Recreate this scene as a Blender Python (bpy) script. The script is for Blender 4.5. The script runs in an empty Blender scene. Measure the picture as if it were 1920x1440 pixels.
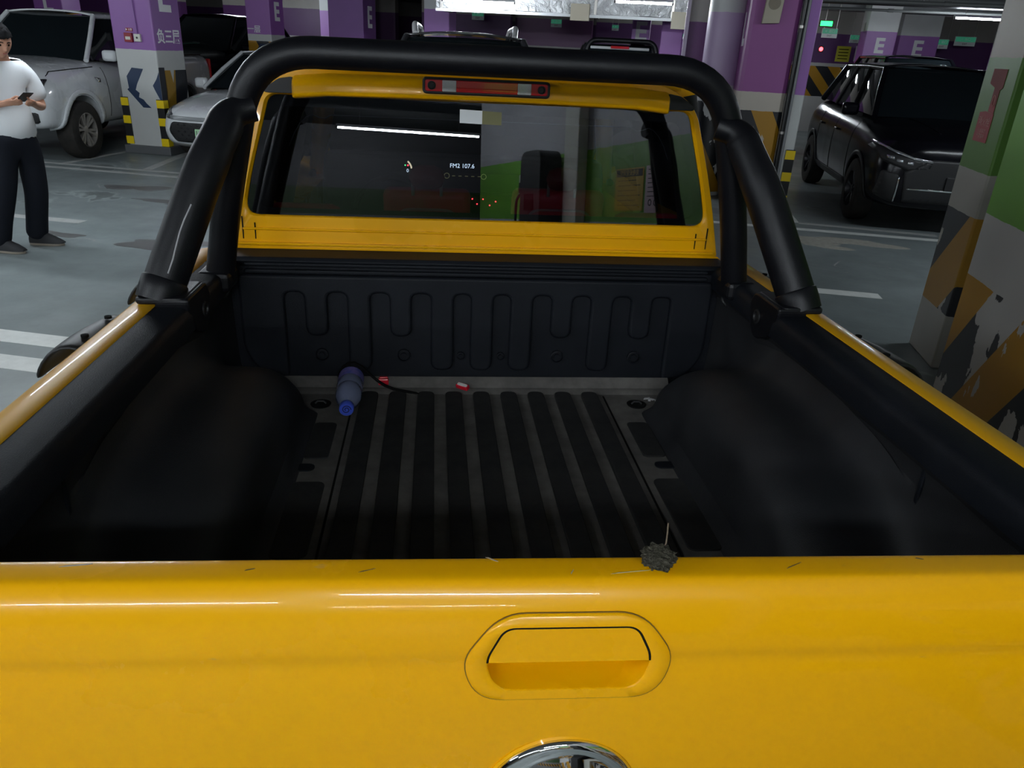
import bpy, bmesh, math, random
from math import sin, cos, pi, radians, sqrt, atan2
from mathutils import Vector, Matrix, noise
from mathutils.bvhtree import BVHTree
random.seed(7)
SC = bpy.context.scene
COL = SC.collection
# ------------------------------------------------------------------ camera
# The photographer stands behind the tailgate. TRUCK coordinates: x right, y towards the
# nose, z up.  The truck sits nose-down by TILT, so T maps truck space to the level garage.
CAM = Vector((-0.165, 0.0, 1.75))
TILT = radians(0.95)
T = Matrix.Translation(CAM) @ Matrix.Rotation(-TILT, 4, 'X') @ Matrix.Translation(-CAM)
F_PX = 1406.0
def cam_axes():
    d = Vector((815 - 960, 106 - 720, F_PX)); h = Vector((1, 0.0497 + 0.0497**3/3, 0))
    fw = d.normalized(); n = d.cross(h).normalized()
    if n.y < 0: n = -n
    return n.cross(fw), fw, -n          # truck x, y, z expressed in camera coords (x right, y down, z forward)
AX, AY, AZ = cam_axes()
cr = Vector((AX.x, AY.x, AZ.x)); cd = Vector((AX.y, AY.y, AZ.y)); cf = Vector((AX.z, AY.z, AZ.z))
Mc = Matrix(((cr.x, -cd.x, -cf.x, 0), (cr.y, -cd.y, -cf.y, 0), (cr.z, -cd.z, -cf.z, 0), (0, 0, 0, 1)))
camd = bpy.data.cameras.new('camera'); camo = bpy.data.objects.new('camera', camd); COL.objects.link(camo)
camd.sensor_width = 36; camd.lens = 36 * F_PX / 1920; camd.clip_start = 0.05; camd.clip_end = 300
camo.matrix_world = Matrix.Translation(CAM) @ Matrix.Rotation(-TILT, 4, 'X') @ Mc
SC.camera = camo
# ------------------------------------------------------------------ world and exposure
W = bpy.data.worlds.new('world'); SC.world = W; W.use_nodes = True
W.node_tree.nodes['Background'].inputs[0].default_value = (0.55, 0.62, 0.75, 1)
W.node_tree.nodes['Background'].inputs[1].default_value = 0.02
vs = SC.view_settings
vs.view_transform = 'Standard'; vs.look = 'None'; vs.gamma = 1.0; vs.use_curve_mapping = False
vs.exposure = 0.0
SC.cycles.max_bounces = 8; SC.cycles.transparent_max_bounces = 12; SC.cycles.caustics_reflective = False
SC.cycles.caustics_refractive = False; SC.cycles.sample_clamp_indirect = 4.0
# strength of the fluorescent tubes hanging in the garage (used by the lamp builder below)
TUBE = 280.0
# ------------------------------------------------------------------ garage grid: u along the lane, v across it
GA = radians(15.5); GC, GS = cos(GA), sin(GA)
def G(u, v, z=0.0): return Vector((u*GC + v*GS, -u*GS + v*GC, z))
GROT = -GA

# ------------------------------------------------------------------ helpers
MATS = {}
def nt(m): return m.node_tree.nodes, m.node_tree.links
def mat(name, col, rough=0.5, metal=0.0, spec=0.5, coat=0.0, emit=0.0, noise_amt=0.0, noise_scale=8.0, bump=0.0, bump_scale=60.0, col2=None, coatr=0.03):
    if name in MATS: return MATS[name]
    m = bpy.data.materials.new(name); m.use_nodes = True; N, L = nt(m); b = N['Principled BSDF']
    b.inputs['Base Color'].default_value = (*col, 1); b.inputs['Roughness'].default_value = rough
    b.inputs['Metallic'].default_value = metal; b.inputs['Specular IOR Level'].default_value = spec
    b.inputs['Coat Weight'].default_value = coat; b.inputs['Coat Roughness'].default_value = coatr
    if emit: b.inputs['Emission Color'].default_value = (*col, 1); b.inputs['Emission Strength'].default_value = emit
    if noise_amt or bump:
        tc = N.new('ShaderNodeTexCoord')
        if noise_amt:
            n = N.new('ShaderNodeTexNoise'); n.inputs['Scale'].default_value = noise_scale; n.inputs['Detail'].default_value = 6; n.inputs['Roughness'].default_value = 0.65
            L.new(tc.outputs['Object'], n.inputs['Vector'])
            r = N.new('ShaderNodeValToRGB'); r.color_ramp.elements[0].position = 0.35; r.color_ramp.elements[1].position = 0.7
            c2 = col2 if col2 else tuple(min(1, x*1.0) for x in col)
            c1 = tuple(x*(1-noise_amt) for x in col) if not col2 else col
            r.color_ramp.elements[0].color = (*c1, 1); r.color_ramp.elements[1].color = (*c2, 1)
            L.new(n.outputs['Fac'], r.inputs['Fac']); L.new(r.outputs['Color'], b.inputs['Base Color'])
        if bump:
            n2 = N.new('ShaderNodeTexNoise'); n2.inputs['Scale'].default_value = bump_scale; n2.inputs['Detail'].default_value = 3
            L.new(tc.outputs['Object'], n2.inputs['Vector'])
            bp = N.new('ShaderNodeBump'); bp.inputs['Strength'].default_value = bump; bp.inputs['Distance'].default_value = 0.004
            L.new(n2.outputs['Fac'], bp.inputs['Height']); L.new(bp.outputs['Normal'], b.inputs['Normal'])
    MATS[name] = m; return m

def link(o, parent=None):
    COL.objects.link(o)
    if parent is not None: o.parent = parent
    return o
def tag(o, label=None, cat=None, group=None, kind=None):
    if label: o['label'] = label
    if cat: o['category'] = cat
    if group: o['group'] = group
    if kind: o['kind'] = kind
    return o
def empty(name, loc=(0,0,0), rz=0.0, label=None, cat=None, group=None, M=None):
    o = bpy.data.objects.new(name, None); link(o); o.empty_display_size = 0.1
    if M is not None: o.matrix_world = M
    else: o.location = loc; o.rotation_euler = (0, 0, rz)
    return tag(o, label, cat, group)
def obj(name, bm, m, parent=None, smooth=False, M=None, bevel=0.0, subsurf=0, segs=2, flip=False, norm=True):
    me = bpy.data.meshes.new(name)
    if norm: bmesh.ops.recalc_face_normals(bm, faces=bm.faces)
    if smooth:
        for f in bm.faces: f.smooth = True
    bm.to_mesh(me); bm.free()
    for mm in (m if isinstance(m, (list, tuple)) else [m]): me.materials.append(mm)
    o = bpy.data.objects.new(name, me); link(o, parent)
    if M is not None: o.matrix_local = M
    if bevel:
        b = o.modifiers.new('bevel', 'BEVEL'); b.width = bevel; b.segments = segs; b.limit_method = 'ANGLE'; b.angle_limit = radians(40)
        if smooth: b.harden_normals = False
    if subsurf:
        s = o.modifiers.new('sub', 'SUBSURF'); s.levels = subsurf; s.render_levels = subsurf
    if smooth and not subsurf and hasattr(me, 'set_sharp_from_angle'):
        me.set_sharp_from_angle(angle=radians(45))
    return o
def add_box(bm, c, s, rot=None):
    g = bmesh.ops.create_cube(bm, size=1.0)['verts']
    M = Matrix.Translation(Vector(c)) @ (rot.to_4x4() if rot else Matrix()) @ Matrix.Diagonal((s[0], s[1], s[2], 1))
    bmesh.ops.transform(bm, matrix=M, verts=g); return g
def box(name, c, s, m, parent=None, bevel=0.004, rot=None, M=None, smooth=False):
    bm = bmesh.new(); add_box(bm, c, s, rot); return obj(name, bm, m, parent, bevel=bevel, M=M, smooth=smooth)
def add_tube(bm, pts, r, n=12, cap=True, closed=False, squash=None):
    pts = [Vector(p) for p in pts]; k = len(pts); rs = r if isinstance(r, (list, tuple)) else [r]*k
    rings = []; up = None
    for i, p in enumerate(pts):
        if closed: t = pts[(i+1) % k] - pts[i-1]
        else: t = pts[min(i+1, k-1)] - pts[max(i-1, 0)]
        t.normalize()
        if up is None:
            up = Vector((0,0,1)) if abs(t.z) < 0.9 else Vector((0,1,0))
        a = t.cross(up)
        if a.length < 1e-6: a = t.orthogonal()
        a.normalize(); b = a.cross(t).normalized(); up = b
        rings.append([bm.verts.new(p + a*cos(2*pi*j/n)*rs[i] + b*sin(2*pi*j/n)*rs[i]*(squash or 1.0)) for j in range(n)])
    for i in range(k if closed else k-1):
        A, B = rings[i], rings[(i+1) % k]
        for j in range(n): bm.faces.new((A[j], A[(j+1) % n], B[(j+1) % n], B[j]))
    if cap and not closed:
        bm.faces.new(rings[0][::-1]); bm.faces.new(rings[-1])
    return rings
def tube(name, pts, r, m, parent=None, n=12, M=None, closed=False, squash=None):
    bm = bmesh.new(); add_tube(bm, pts, r, n, closed=closed, squash=squash); return obj(name, bm, m, parent, smooth=True, M=M)
def bezpath(pts, rad=0.1, seg=6):
    """polyline with rounded corners"""
    pts = [Vector(p) for p in pts]; out = [pts[0]]
    for i in range(1, len(pts)-1):
        a, b, c = pts[i-1], pts[i], pts[i+1]; rr = rad[i-1] if isinstance(rad, (list, tuple)) else rad
        d1 = (a-b); d2 = (c-b); l = min(rr, d1.length*0.49, d2.length*0.49)
        p = b + d1.normalized()*l; q = b + d2.normalized()*l
        for k in range(seg+1):
            t = k/seg; out.append(p*(1-t)**2 + b*2*t*(1-t) + q*t*t)
    out.append(pts[-1]); return out
def add_lathe(bm, prof, n=24, axis='Z', c=(0,0,0), cap=True):
    """prof: list of (r, h)"""
    c = Vector(c); rings = []
    for r, h in prof:
        ring = []
        for j in range(n):
            a = 2*pi*j/n; x, y = r*cos(a), r*sin(a)
            v = {'Z': Vector((x, y, h)), 'Y': Vector((x, h, y)), 'X': Vector((h, x, y))}[axis]
            ring.append(bm.verts.new(c + v))
        rings.append(ring)
    for i in range(len(rings)-1):
        for j in range(n): bm.faces.new((rings[i][j], rings[i][(j+1) % n], rings[i+1][(j+1) % n], rings[i+1][j]))
    if cap:
        if prof[0][0] > 1e-6: bm.faces.new(rings[0][::-1])
        if prof[-1][0] > 1e-6: bm.faces.new(rings[-1])
    bmesh.ops.remove_doubles(bm, verts=bm.verts, dist=1e-6)
def lathe(name, prof, m, parent=None, n=24, axis='Z', c=(0,0,0), M=None, cap=True):
    bm = bmesh.new(); add_lathe(bm, prof, n, axis, c, cap); return obj(name, bm, m, parent, smooth=True, M=M)
def add_prism(bm, poly, d, fr):
    """poly 2D list; fr(a,b,depth)->Vector; extruded from depth 0 to d"""
    A = [bm.verts.new(fr(a, b, 0)) for a, b in poly]; B = [bm.verts.new(fr(a, b, d)) for a, b in poly]
    bm.faces.new(A); bm.faces.new(B[::-1]); n = len(poly)
    for i in range(n): bm.faces.new((A[i], B[i], B[(i+1) % n], A[(i+1) % n]))
def prism(name, poly, d, fr, m, parent=None, bevel=0.0, M=None, smooth=False, segs=2):
    bm = bmesh.new(); add_prism(bm, poly, d, fr); return obj(name, bm, m, parent, bevel=bevel, M=M, smooth=smooth, segs=segs)
def FX(x0, s=1): return lambda a, b, d: Vector((x0 + s*d, a, b))     # polygon in y,z
def FY(y0, s=1): return lambda a, b, d: Vector((a, y0 + s*d, b))     # polygon in x,z
def FZ(z0, s=1): return lambda a, b, d: Vector((a, b, z0 + s*d))     # polygon in x,y
def rrect(x0, y0, x1, y1, r, n=5):
    out = []
    for cx, cy, a0 in ((x1-r, y1-r, 0), (x0+r, y1-r, 90), (x0+r, y0+r, 180), (x1-r, y0+r, 270)):
        for k in range(n+1):
            a = radians(a0 + 90*k/n); out.append((cx + r*cos(a), cy + r*sin(a)))
    return out
def rpoly(pts, r, n=5):
    k = len(pts); out = []
    rr = r if isinstance(r, (list, tuple)) else [r]*k
    for i in range(k):
        a, b, c = Vector(pts[i-1]), Vector(pts[i]), Vector(pts[(i+1) % k])
        d1, d2 = (a-b), (c-b); l = min(rr[i], d1.length*0.49, d2.length*0.49)
        if l < 1e-5: out.append((b.x, b.y)); continue
        p, q = b + d1.normalized()*l, b + d2.normalized()*l
        for j in range(n+1):
            t = j/n; v = p*(1-t)**2 + b*2*t*(1-t) + q*t*t; out.append((v.x, v.y))
    return out
def add_loft(bm, rows, closed=False, cap=False):
    R = [[bm.verts.new(Vector(p)) for p in row] for row in rows]
    for i in range(len(R)-1):
        n = len(R[i])
        for j in range(n if closed else n-1):
            bm.faces.new((R[i][j], R[i][(j+1) % n], R[i+1][(j+1) % n], R[i+1][j]))
    if cap:
        bm.faces.new(R[0][::-1]); bm.faces.new(R[-1])
    return R
def loft(name, rows, m, parent=None, closed=False, cap=False, smooth=True, subsurf=0, M=None, solid=0.0, norm=True):
    bm = bmesh.new(); add_loft(bm, rows, closed, cap); o = obj(name, bm, m, parent, smooth=smooth, subsurf=0, M=M, norm=norm)
    if solid:
        s = o.modifiers.new('solid', 'SOLIDIFY'); s.thickness = solid; s.offset = 0
    if subsurf:
        s = o.modifiers.new('sub', 'SUBSURF'); s.levels = subsurf; s.render_levels = subsurf
    return o
def text(name, body, size, m, parent=None, M=None, extrude=0.001, align='CENTER', sx=1.0, bold=0.0, space=1.0):
    c = bpy.data.curves.new('txt', 'FONT'); c.body = body; c.size = size; c.extrude = extrude; c.align_x = align; c.align_y = 'CENTER'; c.offset = bold; c.space_line = space
    o = bpy.data.objects.new('txt', c); COL.objects.link(o)
    bpy.context.view_layer.update()
    me = bpy.data.meshes.new_from_object(o.evaluated_get(bpy.context.evaluated_depsgraph_get()))
    bpy.data.objects.remove(o); bpy.data.curves.remove(c)
    me.name = name; me.materials.clear(); me.materials.append(m)
    for v in me.vertices: v.co.x *= sx
    t = bpy.data.objects.new(name, me); link(t, parent)
    if M is not None: t.matrix_local = M
    return t
def face_mat(loc, normal, up=(0,0,1)):
    """matrix whose local XY plane faces along normal: x right, y up, z out"""
    n = Vector(normal).normalized(); u = Vector(up); x = u.cross(n).normalized(); y = n.cross(x)
    return Matrix(((x.x, y.x, n.x, loc[0]), (x.y, y.y, n.y, loc[1]), (x.z, y.z, n.z, loc[2]), (0,0,0,1)))

# ------------------------------------------------------------------ materials
YEL = (0.90, 0.43, 0.0005)
def paint(name, col, rough=0.28, coat=1.0, dust=0.0):
    m = mat(name, col, rough=rough, spec=0.45, coat=coat)
    N, L = nt(m); b = N['Principled BSDF']; tc = N.new('ShaderNodeTexCoord')
    n = N.new('ShaderNodeTexNoise'); n.inputs['Scale'].default_value = 3.0; n.inputs['Detail'].default_value = 8
    L.new(tc.outputs['Object'], n.inputs['Vector'])
    mp = N.new('ShaderNodeMapRange'); mp.inputs['From Min'].default_value = 0.3; mp.inputs['From Max'].default_value = 0.75
    mp.inputs['To Min'].default_value = rough*0.85; mp.inputs['To Max'].default_value = rough*1.3
    L.new(n.outputs['Fac'], mp.inputs['Value']); L.new(mp.outputs['Result'], b.inputs['Roughness'])
    # fine scuffs and dust specks
    n2 = N.new('ShaderNodeTexNoise'); n2.inputs['Scale'].default_value = 38; n2.inputs['Detail'].default_value = 4
    mpg = N.new('ShaderNodeMapping'); mpg.inputs['Scale'].default_value = (0.5, 1.0, 2.2); L.new(tc.outputs['Object'], mpg.inputs['Vector']); L.new(mpg.outputs['Vector'], n2.inputs['Vector'])
    r = N.new('ShaderNodeValToRGB'); r.color_ramp.elements[0].position = 0.74; r.color_ramp.elements[1].position = 0.80
    r.color_ramp.elements[0].color = (*col, 1); r.color_ramp.elements[1].color = (*[x*0.82 + 0.05 for x in col], 1)
    L.new(n2.outputs['Fac'], r.inputs['Fac']); L.new(r.outputs['Color'], b.inputs['Base Color'])
    return m
M_YEL = paint('yellow_car_paint', YEL, coat=0.3); M_YEL.node_tree.nodes['Principled BSDF'].inputs['Specular IOR Level'].default_value = 0.22
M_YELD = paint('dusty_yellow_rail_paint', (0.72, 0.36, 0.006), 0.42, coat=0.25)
M_WHITE = paint('white_car_paint', (0.62, 0.64, 0.66), 0.25)
M_BLACKP = paint('black_car_paint', (0.003, 0.003, 0.005), 0.20, coat=0.0); M_BLACKP.node_tree.nodes['Principled BSDF'].inputs['Specular IOR Level'].default_value = 0.22
M_GREYP = paint('dark_grey_car_paint', (0.03, 0.03, 0.035), 0.25)
M_LINER = mat('black_bed_liner', (0.0045, 0.0058, 0.0088), rough=0.55, spec=0.2, noise_amt=1, noise_scale=5, col2=(0.0078, 0.0095, 0.0135), bump=0.25, bump_scale=420)
M_DUSTY = mat('dusty_bed_floor', (0.075, 0.070, 0.066), rough=0.85, spec=0.2, noise_amt=1, noise_scale=9, col2=(0.135, 0.126, 0.116), bump=0.2, bump_scale=300)
M_RIB = mat('rib_rubber', (0.013, 0.013, 0.0135), rough=0.75, spec=0.25, noise_amt=1, noise_scale=14, col2=(0.026, 0.0255, 0.025), bump=0.2, bump_scale=300)
M_LINERS = mat('lit_dusty_side_liner', (0.0115, 0.0122, 0.0145), rough=0.55, spec=0.3, noise_amt=1, noise_scale=4, col2=(0.022, 0.0225, 0.0245), bump=0.25, bump_scale=420)  # same plastic as the bed liner, lightened for light on the wells and dust
M_GROOVE = mat('groove_shadow_black', (0.006, 0.006, 0.006), rough=0.9, spec=0.1)
M_BAR = mat('roll_bar_powder_coat', (0.0040, 0.0042, 0.0060), rough=0.40, spec=0.28, noise_amt=1, noise_scale=12, col2=(0.0068, 0.007, 0.009), bump=0.15, bump_scale=500)
M_PLAST = mat('black_plastic', (0.012, 0.012, 0.013), rough=0.5, spec=0.4)
M_RUBBER = mat('tire_rubber', (0.02, 0.019, 0.018), rough=0.85, spec=0.2, noise_amt=1, noise_scale=6, col2=(0.04, 0.036, 0.032))
M_CHROME = mat('chrome', (0.85, 0.85, 0.86), rough=0.04, metal=1.0)
M_ALU = mat('alloy_rim', (0.42, 0.40, 0.38), rough=0.35, metal=0.8)
M_DALU = mat('dark_alloy_rim', (0.05, 0.05, 0.055), rough=0.35, metal=0.8)
M_REDL = mat('red_lamp_lens', (0.62, 0.006, 0.02), rough=0.12, spec=0.6, coat=1.0)
M_REDLB = mat('red_lamp_lens_bright', (0.75, 0.01, 0.02), rough=0.1, spec=0.6, coat=1.0)
M_CLEARL = mat('clear_prismatic_lens', (0.95, 0.95, 0.97), rough=0.35, spec=0.6, coat=1.0, bump=1.0, bump_scale=700)
M_DGLASS = mat('dark_car_glass', (0.006, 0.009, 0.011), rough=0.03, spec=0.5)
M_LAMPG = mat('headlamp_glass', (0.06, 0.065, 0.07), rough=0.06, spec=0.8, coat=1.0)
M_LAMPW = mat('headlamp_reflector', (0.75, 0.76, 0.8), rough=0.15, metal=0.9)
M_TEXTW = mat('white_paint_lettering', (0.75, 0.75, 0.78), rough=0.6)
M_SEAT = mat('red_seat_leather', (0.60, 0.022, 0.045), rough=0.5, spec=0.4)
M_SEATD = mat('dark_red_leather', (0.16, 0.01, 0.014), rough=0.5, spec=0.4)
M_CABIN = mat('cabin_black_trim', (0.01, 0.01, 0.011), rough=0.7, spec=0.3)
M_DISP = mat('display_glow', (0.75, 0.9, 1.0), emit=3.0)
M_LEDR = mat('red_led', (1.0, 0.03, 0.04), emit=14.0)
M_LEDG = mat('green_led', (0.1, 1.0, 0.3), emit=4.0)
def window_glass(name, tint):
    m = bpy.data.materials.new(name); m.use_nodes = True; N, L = nt(m)
    N.remove(N['Principled BSDF']); out = N['Material Output']
    tr = N.new('ShaderNodeBsdfTransparent'); tr.inputs[0].default_value = (*tint, 1)
    gl = N.new('ShaderNodeBsdfGlossy'); gl.inputs['Roughness'].default_value = 0.0; gl.inputs[0].default_value = (1, 1, 1, 1)
    fr = N.new('ShaderNodeFresnel'); fr.inputs[0].default_value = 1.9
    mx = N.new('ShaderNodeMixShader'); L.new(fr.outputs[0], mx.inputs[0]); L.new(tr.outputs[0], mx.inputs[1]); L.new(gl.outputs[0], mx.inputs[2]); L.new(mx.outputs[0], out.inputs[0])
    return m
M_GLASS = window_glass('tinted_rear_glass', (0.56, 0.58, 0.62))
M_GLASSC = window_glass('clear_cab_glass', (0.85, 0.88, 0.88))
def clear_plastic():
    m = bpy.data.materials.new('clear_bottle_plastic'); m.use_nodes = True; N, L = nt(m)
    N.remove(N['Principled BSDF']); out = N['Material Output']
    tr = N.new('ShaderNodeBsdfTransparent'); tr.inputs[0].default_value = (0.72, 0.78, 0.92, 1)
    gl = N.new('ShaderNodeBsdfGlossy'); gl.inputs['Roughness'].default_value = 0.08; gl.inputs[0].default_value = (0.8, 0.85, 1, 1)
    df = N.new('ShaderNodeBsdfDiffuse'); df.inputs[0].default_value = (0.35, 0.40, 0.62, 1)
    fr = N.new('ShaderNodeFresnel'); fr.inputs[0].default_value = 1.45
    mx0 = N.new('ShaderNodeMixShader'); mx0.inputs[0].default_value = 0.5; L.new(tr.outputs[0], mx0.inputs[1]); L.new(df.outputs[0], mx0.inputs[2])
    mx = N.new('ShaderNodeMixShader'); L.new(fr.outputs[0], mx.inputs[0]); L.new(mx0.outputs[0], mx.inputs[1]); L.new(gl.outputs[0], mx.inputs[2]); L.new(mx.outputs[0], out.inputs[0])
    return m
# ================================================================== THE GARAGE
def banded(name, bands, chev=None, peel=0.0, axis=0, period=0.55, rough=0.45, wob=0.004, base_noise=0.12):
    """painted bands by height. bands: [(z_from, colour)] from the floor up; chev=(z0,z1) diagonal yellow/black hazard stripes"""
    m = bpy.data.materials.new(name); m.use_nodes = True; N, L = nt(m); b = N['Principled BSDF']; b.inputs['Roughness'].default_value = rough
    tc = N.new('ShaderNodeTexCoord'); sep = N.new('ShaderNodeSeparateXYZ'); L.new(tc.outputs['Object'], sep.inputs[0])
    nz = N.new('ShaderNodeTexNoise'); nz.inputs['Scale'].default_value = 9; nz.inputs['Detail'].default_value = 5; L.new(tc.outputs['Object'], nz.inputs['Vector'])
    def math_(op, a, bb, c=None):
        n = N.new('ShaderNodeMath'); n.operation = op
        for i, s in enumerate((a, bb, c)):
            if s is None: continue
            if isinstance(s, (int, float)): n.inputs[i].default_value = s
            else: L.new(s, n.inputs[i])
        return n.outputs[0]
    zz = math_('ADD', sep.outputs[2], math_('MULTIPLY', math_('SUBTRACT', nz.outputs['Fac'], 0.5), wob*4))
    cur = None
    def mixc(fac, a, bcol):
        n = N.new('ShaderNodeMix'); n.data_type = 'RGBA'
        if isinstance(fac, float): n.inputs[0].default_value = fac
        else: L.new(fac, n.inputs[0])
        for idx, c in ((6, a), (7, bcol)):
            if isinstance(c, tuple): n.inputs[idx].default_value = (*c, 1)
            else: L.new(c, n.inputs[idx])
        return n.outputs[2]
    cur = bands[0][1]
    for z0, c in bands[1:]: cur = mixc(math_('GREATER_THAN', zz, z0), cur, c)
    if chev:
        al = sep.outputs[axis]
        ph = math_('FRACT', math_('DIVIDE', math_('ADD', math_('ADD', al, math_('MULTIPLY', sep.outputs[2], chev[2] if len(chev) > 2 else 0.8)), 20.0), period), None)
        st = mixc(math_('GREATER_THAN', ph, 0.5), (0.008, 0.009, 0.013), (0.40, 0.20, 0.008))
        if peel:
            n3 = N.new('ShaderNodeTexNoise'); n3.inputs['Scale'].default_value = 3.2; n3.inputs['Detail'].default_value = 6; n3.inputs['Roughness'].default_value = 0.55
            mp = N.new('ShaderNodeMapping'); mp.inputs['Scale'].default_value = (1.6, 1.6, 0.8); mp.inputs['Location'].default_value = (3.1, 0.7, 1.9); L.new(tc.outputs['Object'], mp.inputs['Vector']); L.new(mp.outputs['Vector'], n3.inputs['Vector'])
            blk = math_('LESS_THAN', ph, 0.5)
            th = math_('ADD', 0.62 - peel*0.10, math_('MULTIPLY', math_('SUBTRACT', 1.0, blk), 0.10))
            st = mixc(math_('GREATER_THAN', n3.outputs['Fac'], th), st, bands[0][1])
        inb = math_('MULTIPLY', math_('GREATER_THAN', zz, chev[0]), math_('LESS_THAN', zz, chev[1]))
        cur = mixc(inb, cur, st)
    n2 = N.new('ShaderNodeTexNoise'); n2.inputs['Scale'].default_value = 2.3; n2.inputs['Detail'].default_value = 8; L.new(tc.outputs['Object'], n2.inputs['Vector'])
    mr = N.new('ShaderNodeMapRange'); mr.inputs['From Min'].default_value = 0.3; mr.inputs['From Max'].default_value = 0.7; mr.inputs['To Min'].default_value = 1 - base_noise; mr.inputs['To Max'].default_value = 1.0; L.new(n2.outputs['Fac'], mr.inputs['Value'])
    hs = N.new('ShaderNodeHueSaturation'); L.new(mr.outputs[0], hs.inputs['Value'])
    if isinstance(cur, tuple): hs.inputs['Color'].default_value = (*cur, 1)
    else: L.new(cur, hs.inputs['Color'])
    L.new(hs.outputs[0], b.inputs['Base Color'])
    return m
PUR = (0.26, 0.105, 0.36); PURL = (0.36, 0.16, 0.52); WPA = (0.52, 0.53, 0.52); GRN = (0.125, 0.33, 0.03); CRM = (0.42, 0.38, 0.33)
def floor_material():
    m = bpy.data.materials.new('epoxy_floor'); m.use_nodes = True; N, L = nt(m); b = N['Principled BSDF']
    tc = N.new('ShaderNodeTexCoord')
    def nz(s, d=6, ro=0.6, dist=0.0):
        n = N.new('ShaderNodeTexNoise'); n.inputs['Scale'].default_value = s; n.inputs['Detail'].default_value = d; n.inputs['Roughness'].default_value = ro; n.inputs['Distortion'].default_value = dist
        L.new(tc.outputs['Object'], n.inputs['Vector']); return n.outputs['Fac']
    def ramp(f, stops):
        r = N.new('ShaderNodeValToRGB'); e = r.color_ramp.elements
        while len(e) < len(stops): e.new(0.5)
        for i, (p, c) in enumerate(stops): e[i].position = p; e[i].color = (*c, 1)
        L.new(f, r.inputs['Fac']); return r.outputs['Color']
    def mul(a, c, f=1.0):
        n = N.new('ShaderNodeMix'); n.data_type = 'RGBA'; n.blend_type = 'MULTIPLY'; n.inputs[0].default_value = f
        L.new(a, n.inputs[6]); L.new(c, n.inputs[7]); return n.outputs[2]
    base = ramp(nz(0.5, 7), [(0.3, (0.175, 0.205, 0.207)), (0.7, (0.245, 0.28, 0.282))])
    c = mul(base, ramp(nz(2.2, 9, 0.7), [(0.32, (0.72, 0.72, 0.72)), (0.6, (1, 1, 1))]), 0.8)
    # dried puddle marks: darker inside, pale rim
    pud = nz(0.85, 4, 0.5, 0.6)
    c = mul(c, ramp(pud, [(0.0, (1, 1, 1)), (0.61, (1, 1, 1)), (0.625, (1.5, 1.5, 1.48)), (0.64, (0.70, 0.69, 0.68)), (1.0, (0.66, 0.65, 0.64))]), 1.0)
    L.new(c, b.inputs['Base Color'])
    rr = N.new('ShaderNodeMapRange'); rr.inputs['From Min'].default_value = 0.3; rr.inputs['From Max'].default_value = 0.7; rr.inputs['To Min'].default_value = 0.28; rr.inputs['To Max'].default_value = 0.5
    L.new(nz(1.4, 5), rr.inputs['Value']); L.new(rr.outputs[0], b.inputs['Roughness'])
    return m
M_FLOOR = floor_material()
M_CEIL = mat('grey_ceiling_paint', (0.13, 0.135, 0.14), rough=0.8, noise_amt=0.3, noise_scale=1.5)
M_CONC = mat('pale_concrete_beam', (0.30, 0.31, 0.32), rough=0.8, noise_amt=0.25, noise_scale=2)
M_LINE = mat('worn_white_line', (0.60, 0.62, 0.60), rough=0.5, noise_amt=1, noise_scale=10, col2=(0.72, 0.74, 0.72))
M_LINEG = mat('grey_worn_line', (0.34, 0.35, 0.34), rough=0.5, noise_amt=1, noise_scale=8, col2=(0.46, 0.47, 0.46))
GM = Matrix.Rotation(GROT, 4, 'Z')
def gstruct(name, bm, m, M=None, **k):
    o = obj(name, bm, m, M=M if M is not None else GM, **k); o['kind'] = 'structure'; return o
# floor and ceiling
bm = bmesh.new(); add_box(bm, (0, 8, -0.1), (70, 52, 0.2)); FLOOR = gstruct('floor', bm, M_FLOOR)
bm = bmesh.new(); add_box(bm, (0, 8, 3.15), (70, 52, 0.2)); CEIL = gstruct('ceiling', bm, M_CEIL)
for k, v in enumerate((1.0, 9.6, 20.5)):
    bm = bmesh.new(); add_box(bm, (0, v, 2.95), (70, 0.5, 0.2)); gstruct('trim_%d' % (k+1), bm, M_CONC)
for k, u in enumerate((-24, -16.2, -7.9, 9.5, 18)):
    bm = bmesh.new(); add_box(bm, (u, 8, 2.97), (0.45, 52, 0.16)); gstruct('trim_%d' % (k+4), bm, M_CONC)
def flat_poly(name, pts, m, z=0.0015, parent=None):
    bm = bmesh.new(); bm.faces.new([bm.verts.new((a, b, z)) for a, b in pts]); 
    r = bmesh.ops.extrude_face_region(bm, geom=list(bm.faces)); bmesh.ops.translate(bm, vec=(0, 0, -z*1.6), verts=[g for g in r['geom'] if isinstance(g, bmesh.types.BMVert)])
    return obj(name, bm, m, parent or FLOOR)
def line(u0, v0, u1, v1, w, m=None, z=0.0015):
    d = Vector((u1-u0, v1-v0)).normalized(); n = Vector((-d.y, d.x))*w/2
    return flat_poly('painted_line', [(u0+n.x, v0+n.y), (u1+n.x, v1+n.y), (u1-n.x, v1-n.y), (u0-n.x, v0-n.y)], m or M_LINE, z)
line(-30, 3.635, -3.0, 3.635, 0.17); line(-30, 3.30, -2.8, 3.30, 0.17)          # near bay edge
line(-9.5, 6.38, -5.45, 6.38, 0.13, M_LINEG); line(-2.5, 6.38, 1.88, 6.38, 0.15, M_LINE)            # lane dashes
line(-16, 8.98, -4.6, 8.98, 0.10, M_LINEG); line(-16, 9.26, -6.2, 9.26, 0.09, M_LINEG, 0.0012)        # far bay edge
line(0.2, 8.93, 7.0, 8.93, 0.12, M_LINE); line(1.7, 9.3, 3.2, 9.2, 0.10, M_LINEG, 0.0012)
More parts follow.
